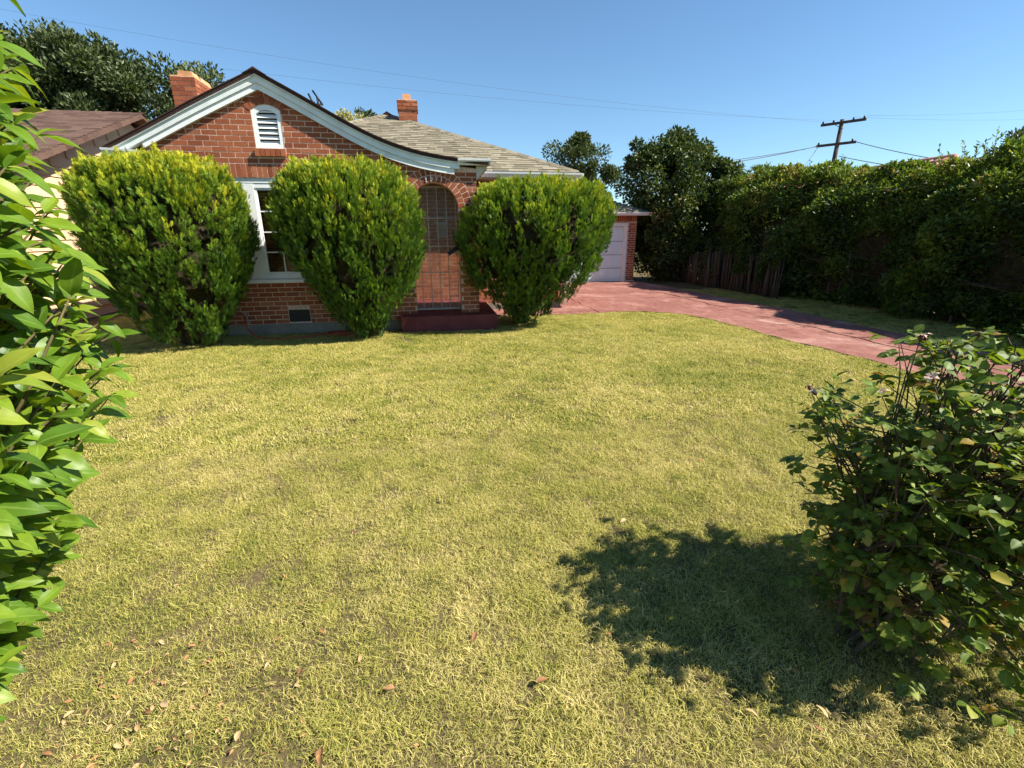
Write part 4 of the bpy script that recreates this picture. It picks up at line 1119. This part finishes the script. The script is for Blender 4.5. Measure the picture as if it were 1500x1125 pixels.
# ---- stake fence
fence = empty('stake_fence', (8.55,12.5,0), 'old dark stake fence half buried at the hedge foot near the garage', 'fence')
pm = MB(); pm.tube([(0,0,0),(0.004,0.003,0.5),(0,0,1.0)], [0.021,0.019,0.014], 6); stake_me = pm.mesh('stake', M['picket'])
y = 10.6; k = 0
while y < 15.45:
    h = 1.02+0.05*sin(3*y)+random.uniform(-.09,.09)
    o = link('stake', stake_me, fence, (8.60+0.05*sin(1.3*y)+random.uniform(-.02,.02), y, -0.02)); o.scale = (1,1,h); o.rotation_euler = (random.uniform(-.07,.07), random.uniform(-.05,.05), random.uniform(0,6))
    y += random.uniform(0.040,0.062)
for z in (0.35, 0.98):
    m = MB(); m.tube([(8.64+0.05*sin(1.3*q), q, z) for q in np.linspace(10.6,15.45,24)], 0.013, 5); m.obj('rail', M['picket'], fence)
for q in (10.9, 12.2, 13.6, 15.0):
    m = MB(); m.tube([(8.52,q,-0.05),(8.54,q,1.12)], 0.034, 7); m.obj('post', M['picket'], fence)

# ================================================================== SMALL THINGS AT THE HOUSE
m = MB(); m.tube([(-2.95,8.38,0.02),(-2.95,8.37,0.30),(-2.95,8.34,0.36),(-2.95,8.28,0.37)], 0.013, 7); m.tube([(-2.99,8.30,0.40),(-2.91,8.30,0.40)], 0.010, 6); m.tube([(-2.95,8.30,0.37),(-2.95,8.30,0.40)], 0.008, 6)
m.obj('spigot', M['iron'], house)
pts = [(-2.95,8.27,0.36),(-2.93,8.20,0.30),(-2.86,8.12,0.14),(-2.72,8.02,0.04),(-2.5,7.94,0.025),(-2.2,7.93,0.025),(-1.95,8.0,0.025),(-1.7,8.12,0.025),(-1.45,8.2,0.025),(-1.25,8.16,0.03),(-1.2,8.05,0.03),(-1.4,8.0,0.035),(-1.65,8.05,0.04),(-1.6,8.22,0.045),(-1.3,8.28,0.045),(-1.05,8.2,0.03)]
def smooth_path(p, n=6):
    out = []; p = [Vector(q) for q in p]
    for i in range(len(p)-1):
        a, b_, c, d = p[max(i-1,0)], p[i], p[i+1], p[min(i+2,len(p)-1)]
        for k in range(n):
            t = k/n; out.append(0.5*((2*b_)+(c-a)*t+(2*a-5*b_+4*c-d)*t*t+(3*b_-a-3*c+d)*t**3))
    return out+[p[-1]]
m = MB(); m.tube(smooth_path(pts), 0.011, 7); tag(m.obj('garden_hose', M['hose']), 'red garden hose lying along the shaded foundation from the spigot', 'hose')
m = MB(); d = Vector((0.24,0.03,0.15)); a = Vector((0.36,8.30,1.30)); m.prism([a, a+Vector((0.045,0,-0.05)), a+Vector((0.045,0.07,-0.05)), a+Vector((0,0.07,0))], d); m.obj('slanted_bar', M['black'], house)

# ================================================================== GLOSSY SHRUB (near, large leaves)
def leaf_mesh(L, W, arch, fold, nz=8, curl=0.0, tip=1.35):
    V, F, mid = [], [], []
    for i in range(nz+1):
        t = i/nz; w = W*0.5*(sin(pi*t**0.85))**0.8*(1-0.25*t) + (0.0012 if t < .05 else 0); w *= 1.12
        z = L*(t-0.10*arch*t*t); y0 = -L*arch*t*t*0.55
        for j, s in enumerate((-1,-0.5,0,0.5,1)):
            V.append((s*w, y0+fold*abs(s)*w+0.0015*sin(9*t+s*2)*curl, z)); mid.append(abs(s))
    for i in range(nz):
        for j in range(4):
            F.append((i*5+j, i*5+j+1, (i+1)*5+j+1, (i+1)*5+j))
    return np.array(V), np.array(F), np.array(mid)
def leaf_frame(d, up):
    """3x3 with columns x,y,z: z=d, y (upper face) as near up as possible"""
    z = Vector(d).normalized(); u = Vector(up); y = (u - z*u.dot(z))
    if y.length < 1e-3: y = Vector((1,0,0)).cross(z)
    y.normalize(); x = y.cross(z)
    return Matrix((x, y, z)).transposed()
def place_leaves(thing_, name, protos, mat, items, nmax, rank, lite=None):
    """items: (pos, Matrix3, scale); the nmax best ranked become single parts, the rest one joined part"""
    items = sorted(items, key=rank)
    mes = [np_mesh(name, V, F, mat, None, True, {'mid': mid}) for V, F, mid in protos]
    for k, (p, R, s) in enumerate(items[:nmax]):
        o = link(name, mes[k % len(mes)], thing_, p); o.rotation_euler = R.to_euler(); o.scale = (s, s, s)
    Vs, Fs, Ts, Ms, b = [], [], [], [], 0
    for k, (p, R, s) in enumerate(items[nmax:]):
        V, F, mid = (lite or protos)[k % len(lite or protos)]
        Vs.append((V*s) @ np.array(R).T + np.array(p)); Fs.append(F+b); b += len(V); Ts.append(np.full(len(F), random.random())); Ms.append(mid)
    if Vs:
        o = link(name+'_remainder', np_mesh(name+'_remainder', np.concatenate(Vs), np.concatenate(Fs), mat, np.concatenate(Ts), True, {'mid': np.concatenate(Ms)}), thing_); o['kind'] = 'stuff'
def px_of(p):
    v = Vector(p)-Vector((0,0,H_CAM)); z = v.dot(_F)
    return (750+FOCAL*v.dot(_r)/z, 562-FOCAL*v.dot(_u)/z, z) if z > 0.05 else (-9e3, -9e3, z)
def view_rank(it):
    x, y, z = px_of(it[0]); off = max(0, -x, x-1500, -y, y-1125)
    return (0 if off < 30 else 1, (Vector(it[0])-Vector((0,0,H_CAM))).length)

SHC = Vector((-1.31, 0.61, 0))
SH_R = [(0.05,0.10),(0.50,0.20),(0.76,0.42),(0.85,0.53),(0.90,0.61),(1.01,0.65),(1.15,0.69),(1.27,0.77),(1.35,0.82),(1.43,0.81),(1.53,0.79),(1.70,0.79),(1.93,0.80),(2.2,0.78),(2.42,0.5)]
def sh_rad(z): return float(np.interp(z, [a for a, _ in SH_R], [b for _, b in SH_R]))
shrub = empty('glossy_leaved_shrub', SHC, 'tall bright green shrub with large glossy pointed leaves at the lawn\'s near edge', 'shrub')
items = []
stems = MB()
twigs = MB()
for k in range(1050):
    z = random.uniform(0.80, 2.38); th = radians(random.uniform(-35, 105)); r_ = sh_rad(z)*(random.uniform(0.88, 1.0) if k % 3 else random.uniform(0.62,0.88))
    o_ = Vector((cos(th), sin(th), 0)); tip = SHC + o_*r_ + Vector((0,0,z))
    L = random.uniform(0.22, 0.34); grow = (o_*0.85 + Vector((0,0,0.55)) + Vector((random.gauss(0,.25),random.gauss(0,.25),random.gauss(0,.2)))).normalized()
    if grow.dot(o_) < 0.45 or abs(grow.z) > 0.9: grow = (o_*0.85+Vector((0,0,0.5))).normalized()
    st = tip - grow*L - Vector((0,0,0.04)); path = [st, st.lerp(tip,.5)-Vector((0,0,.012)), tip]
    twigs.tube(path, [0.0035,0.0028,0.0014], 5)
    side = grow.cross(Vector((0,0,1))).normalized()
    for nidx in range(5):
        t = 0.30+0.70*nidx/4.0; p = Vector(path[0]).lerp(tip, t); az = random.uniform(0, pi)
        for s in (-1, 1):
            v = side*cos(az)*s + grow.cross(side)*sin(az)*s
            d = v*0.8 + grow*(0.45+0.5*t) + Vector((0.22,0.05,-0.28)) + Vector((random.gauss(0,.18),random.gauss(0,.18),random.gauss(0,.18)))
            items.append((p, leaf_frame(d, Vector((0.25,-0.2,1))+Vector((random.gauss(0,.3),random.gauss(0,.3),0))), random.uniform(0.62,1.12)*(1.0-0.12*t)))
protos = [leaf_mesh(0.070, 0.034, a, f, 8, 1.0) for a, f in ((0.55,0.30),(0.8,0.22),(0.35,0.38),(1.0,0.28))]
twigs.obj('twigs', M['stem'], shrub, 'stuff')
items = [it for it in items if (Vector(it[0])-Vector((0,0,H_CAM))).length > 0.80 and (px_of(it[0])[0] > -260 or random.random() < 0.3)]
place_leaves(shrub, 'leaf', protos, M['laurel'], items, 300, view_rank, [leaf_mesh(0.070, 0.034, a, f, 5, 1.0) for a, f in ((0.55,0.30),(0.8,0.22),(0.35,0.38))])
for k in range(9):
    a = radians(-60+190*k/8); z = random.uniform(1.1,1.9); e = SHC+Vector((cos(a),sin(a),0))*sh_rad(z)*0.6+Vector((0,0,z)); b0 = SHC+Vector((random.uniform(-.08,.08),random.uniform(-.08,.08),-0.03))
    m = MB(); m.tube([b0, b0.lerp(e,.4)+Vector((0,0,.25)), e], [0.022,0.015,0.006], 6); m.obj('branch', M['bark'], shrub)

# ================================================================== ROSE BUSH
RC = Vector((1.62, 1.24, 0))
rose = empty('rose_bush', RC, 'scraggly rose bush with dark hips and drying sepals on the lawn', 'rose bush')
def rose_hull(z): return float(np.interp(z, [0.05,0.3,0.6,0.85,1.02,1.14,1.22], [0.46,0.54,0.55,0.55,0.53,0.44,0.22]))
RCC = Vector((1.99, 1.28, 0))
canes = []; items = []; hips = []
for k in range(12):
    a = 2*pi*k/12+random.uniform(-.3,.3); z = random.uniform(0.5,1.02); e = RCC+Vector((cos(a),sin(a),0))*rose_hull(z)*random.uniform(.35,.8)+Vector((0,0,z))
    b0 = RC+Vector((random.uniform(-.05,.05),random.uniform(-.05,.05),-0.02)); mid = b0.lerp(e,.45)+Vector((random.uniform(-.06,.06),random.uniform(-.06,.06),.12))
    path = smooth_path([b0,mid,e], 5); canes.append(path)
    m = MB(); m.tube(path, list(np.linspace(0.011,0.004,len(path))), 6); m.obj('cane', M['cane'], rose)
twigs = MB()
for k in range(400):
    path = random.choice(canes); s = Vector(path[random.randint(3, len(path)-1)])
    z = min(1.21, max(0.12, random.gauss(0.64,0.40))); a = random.uniform(0,2*pi)
    e = RCC+Vector((cos(a),sin(a),0))*rose_hull(z)*random.uniform(.55,1.05)+Vector((0,0,z))
    if (e-s).length > 0.55: s = e+(s-e).normalized()*0.45
    mid = s.lerp(e,.5)+Vector((random.uniform(-.03,.03),random.uniform(-.03,.03),.03)); pth = smooth_path([s,mid,e], 4)
    twigs.tube(pth, list(np.linspace(0.0042,0.0016,len(pth))), 5)
    if k % 9 == 0: hips.append((e, (e-mid).normalized()))
    for j in range(4):
        p = Vector(pth[int((0.25+0.75*j/3)*(len(pth)-1))]); d = Vector((random.gauss(0,1),random.gauss(0,1),random.gauss(0.15,.5))).normalized()
        rl = random.uniform(0.05,0.09); q = p+d*rl; side = d.cross(Vector((0,0,1))).normalized() if abs(d.z) < .95 else Vector((1,0,0))
        up = Vector((random.gauss(0,.45),random.gauss(0,.45),1)); sc = random.uniform(0.7,1.2)
        m_ = [(q, d), (p+d*rl*.85, side+d*.5), (p+d*rl*.85, -side+d*.5), (p+d*rl*.45, side+d*.3), (p+d*rl*.45, -side+d*.3)]
        for (pp, dd) in m_[:random.choice((3,5,5))]:
            dd = dd+Vector((random.gauss(0,.15),random.gauss(0,.15),random.gauss(-.15,.2)))
            items.append((pp, leaf_frame(dd, up), sc*random.uniform(.85,1.1)))
twigs.obj('twigs', M['cane'], rose, 'stuff')
protos = [leaf_mesh(0.047, 0.036, a, f, 4, 0.6) for a, f in ((0.3,0.22),(0.55,0.30),(0.15,0.15))]
place_leaves(rose, 'leaflet', protos, M['rose'], items, 300, view_rank)
extra = [RCC+Vector((random.uniform(-.5,.15),random.uniform(-.5,.1),random.uniform(.25,1.15))) for _ in range(8)]
for k, (p, d) in enumerate(hips):
    m = MB(); R = leaf_frame(d, (0.3,0.2,1)); prof = [(0.003,0),(0.007,0.004),(0.009,0.010),(0.008,0.018),(0.005,0.022),(0,0.0225)]
    m.lathe((0,0,0), prof, 8); m.v = [tuple(p+R @ Vector(v)) for v in m.v]; hp = m.obj('rose_hip', M['hip'], rose)
    if k % 5 < 4:
        m = MB()
        for j in range(5):
            a = 2*pi*j/5+k; L = random.uniform(0.022,0.034); w = 0.008; c_, s_ = cos(a), sin(a); zb = 0.022
            loc = [(0.004*c_-w*.5*s_, 0.004*s_+w*.5*c_, zb), (0.004*c_+w*.5*s_, 0.004*s_-w*.5*c_, zb), (0.6*L*c_+w*.8*s_, 0.6*L*s_-w*.8*c_, zb+0.003), (L*c_, L*s_, zb-0.006), (0.6*L*c_-w*.8*s_, 0.6*L*s_+w*.8*c_, zb+0.003)]
            m.add([tuple(p+R @ Vector(v)) for v in loc], [(0,1,2,4),(4,2,3)])
        m.obj('sepals', M['sepal'], hp)

# ================================================================== LAWN
def in_poly(P, poly):
    x, y = P[:,0], P[:,1]; ins = np.zeros(len(P), bool); n = len(poly)
    for i in range(n):
        x0, y0 = poly[i]; x1, y1 = poly[(i+1)%n]
        c = ((y0 > y) != (y1 > y)); xx = np.where(c, (x1-x0)*(y-y0)/((y1-y0) if y1 != y0 else 1e-9)+x0, 0)
        ins ^= c & (x < xx)
    return ins
def clump_proto(seed, nb, R, lmin, lmax, w):
    r = np.random.default_rng(seed); V, F, T = [], [], []
    for k in range(nb):
        a, q = r.uniform(0,2*pi), R*sqrt(r.random()); p = np.array([q*cos(a), q*sin(a), -0.004]); b = r.uniform(0,2*pi)
        flat = k % 4 == 0; L = r.uniform(lmin,lmax)*(1.25 if flat else 1); tilt = r.uniform(1.2,1.65) if flat else min(abs(r.normal(0.2,0.75))+0.12, 1.5)
        if flat: p[2] = r.uniform(0.004,0.014)
        h = np.array([cos(b),sin(b),0]); s = np.array([-sin(b),cos(b),0])*w*r.uniform(.6,1.2)*0.5
        m1 = p+L*0.5*(h*sin(tilt*.7)+np.array([0,0,cos(tilt*.7)])); e = m1+L*0.5*(h*sin(tilt*1.25)+np.array([0,0,max(cos(tilt*1.25),-.15)]))
        i = len(V); V += [p-s, p+s, m1+s*.85, m1-s*.85, e+s*.12, e-s*.12]; F += [[i,i+1,i+2,i+3],[i+3,i+2,i+4,i+5]]; t = r.uniform(0.45,1.1) if flat else r.random()*0.88; T += [t,t]
    return np.array(V), np.array(F), np.array(T)
gcol = bpy.data.collections.new('grass_clumps')
fcol = bpy.data.collections.new('far_grass_clumps')
for k in range(6):
    V, F, T = clump_proto(k, 80, 0.060, 0.008, 0.028, 0.0018)
    gcol.objects.link(bpy.data.objects.new('grass_clump', np_mesh('grass_clump', V, F, M['grass'], T)))
    V, F, T = clump_proto(20+k, 56, 0.075, 0.014, 0.036, 0.0040)
    fcol.objects.link(bpy.data.objects.new('grass_clump', np_mesh('grass_clump', V, F, M['grass'], T)))
def lawn_mask(P):
    x, y = P[:,0], P[:,1]
    ok = ~in_poly(P, [(px_+(0.02 if px_ < 6 else -0.02), py_) for px_, py_ in DRIVE])
    ok &= ~((y > 8.36) & (x > XL-0.05) & (x < 1.2)) & ~((y > 8.06) & (x > -0.48) & (x < 1.19)) & ~((y > 9.4) & (x > XL) & (x < 7))
    ok &= ~((y > 9.3) & (x < NX+0.4)) & (x < 9.6)
    return ok
def grass_field(name, label, x0, x1, y0, y1, dens, col, smin, smax, sub=None):
    n = int((x1-x0)*(y1-y0)*dens); P = np.stack([RNG.uniform(x0,x1,n), RNG.uniform(y0,y1,n)], 1); P = P[lawn_mask(P)]
    if sub is not None: P = P[sub(P)]
    # thinner, barer patches
    bare = 0.5+0.5*np.sin(1.9*P[:,0]+0.7*np.sin(2.3*P[:,1]))*np.sin(1.4*P[:,1]+1.1*np.sin(1.7*P[:,0])+0.8)
    keep = RNG.random(len(P)) < np.where(bare > 0.80, 0.78, 1.0)
    corner = np.clip((1.55-np.hypot(P[:,0]+1.25, P[:,1]-1.15))/0.9, 0, 1)
    keep &= RNG.random(len(P)) > 0.42*corner
    shade = (P[:,0] > 7.5); keep &= ~(shade & (RNG.random(len(P)) < 0.62))
    under = (P[:,1] > 7.5) & (P[:,0] < 1.4); keep &= ~(under & (RNG.random(len(P)) < 0.35))
    P = P[keep]; n = len(P)
    me = bpy.data.meshes.new(name); me.vertices.add(n)
    me.vertices.foreach_set('co', np.stack([P[:,0],P[:,1],np.full(n,0.002)],1).astype(np.float32).ravel())
    for an, vals in (('rz', RNG.uniform(0,2*pi,n)), ('sc', RNG.uniform(smin,smax,n)*np.where(RNG.random(n) < .06, 1.45, 1.0))):
        a = me.attributes.new(an, 'FLOAT', 'POINT'); a.data.foreach_set('value', vals.astype(np.float32))
    me.materials.append(M['grass'])
    o = bpy.data.objects.new(name, me); COL.objects.link(o)
    tag(o, label, 'grass', None, 'stuff')
    ng = bpy.data.node_groups.new(name+'_nodes', 'GeometryNodeTree')
    ng.interface.new_socket('Geometry', in_out='INPUT', socket_type='NodeSocketGeometry'); ng.interface.new_socket('Geometry', in_out='OUTPUT', socket_type='NodeSocketGeometry')
    gi, go = ng.nodes.new('NodeGroupInput'), ng.nodes.new('NodeGroupOutput')
    iop = ng.nodes.new('GeometryNodeInstanceOnPoints'); ci = ng.nodes.new('GeometryNodeCollectionInfo')
    ci.inputs['Collection'].default_value = col; ci.inputs['Separate Children'].default_value = True; ci.inputs['Reset Children'].default_value = True
    iop.inputs['Pick Instance'].default_value = True
    ra = ng.nodes.new('GeometryNodeInputNamedAttribute'); ra.data_type = 'FLOAT'; ra.inputs['Name'].default_value = 'rz'
    sa = ng.nodes.new('GeometryNodeInputNamedAttribute'); sa.data_type = 'FLOAT'; sa.inputs['Name'].default_value = 'sc'
    cx = ng.nodes.new('ShaderNodeCombineXYZ')
    ng.links.new(ra.outputs[0], cx.inputs[2]); ng.links.new(cx.outputs[0], iop.inputs['Rotation']); ng.links.new(sa.outputs[0], iop.inputs['Scale'])
    ng.links.new(gi.outputs[0], iop.inputs['Points']); ng.links.new(ci.outputs[0], iop.inputs['Instance']); ng.links.new(iop.outputs[0], go.inputs[0])
    md = o.modifiers.new('scatter', 'NODES'); md.node_group = ng
    return o
NEAR = 3.6
grass_field('grass', 'short patchy yellow-green lawn grass nearest the rose bush and glossy shrub', -4.2, 5.5, -1.2, NEAR, 780, gcol, 0.72, 1.25)
grass_field('grass', 'short dry yellow-green lawn grass reaching to the house and driveway', -8.0, 9.6, NEAR, 13.0, 420, fcol, 0.85, 1.25)
# dry litter and straw
lv = leaf_mesh(0.045, 0.020, 0.5, 0.5, 4, 1.0)
items = []
for k in range(620):
    if k < 400: x, y = -1.35+abs(random.gauss(0,.45)), 1.1+random.gauss(0,.42)
    else: x, y = random.uniform(-3,4.5), random.uniform(.8,6.5)
    d = Vector((random.gauss(0,1),random.gauss(0,1),random.gauss(0,.2))); items.append((Vector((x,y,random.uniform(0.006,0.026))), leaf_frame(d, (random.gauss(0,.5),random.gauss(0,.5),1)), random.uniform(.25,.75)))
litter_root = None
Vs, Fs, Ts, b = [], [], [], 0
for p, R, s in items[20:]:
    V, F, mid = lv; Vs.append((V*s) @ np.array(R).T+np.array(p)); Fs.append(F+b); b += len(V); Ts.append(np.full(len(F), random.random()))
o = link('leaf_litter', np_mesh('leaf_litter', np.concatenate(Vs), np.concatenate(Fs), M['deadleaf'], np.concatenate(Ts), True)); tag(o, 'scattered small dry brown leaf litter on the lawn', 'leaf litter', None, 'stuff')
lm = np_mesh('fallen_leaf', lv[0], lv[1], M['deadleaf'], None, True)
for x, y in ((0.12,1.55),(-0.70,1.25),(-0.85,1.05),(-0.42,1.18),(-0.98,1.42),(-1.05,1.12),(-0.55,1.5),(0.31,1.28),(1.25,1.02),(1.0,1.05),(-0.2,1.35),(2.2,3.1),(1.9,2.8),(3.6,5.2),(1.05,2.2),(0.2,2.1)):
    o = link('fallen_leaf', lm, None, (x,y,0.03)); o.rotation_euler = leaf_frame((random.gauss(0,1),random.gauss(0,1),.1), (random.gauss(0,.3),random.gauss(0,.3),1)).to_euler(); s = random.uniform(.8,1.3); o.scale = (s,s,s)
    tag(o, 'single curled dry brown leaf lying on the lawn grass', 'leaf', 'fallen leaves on the lawn')
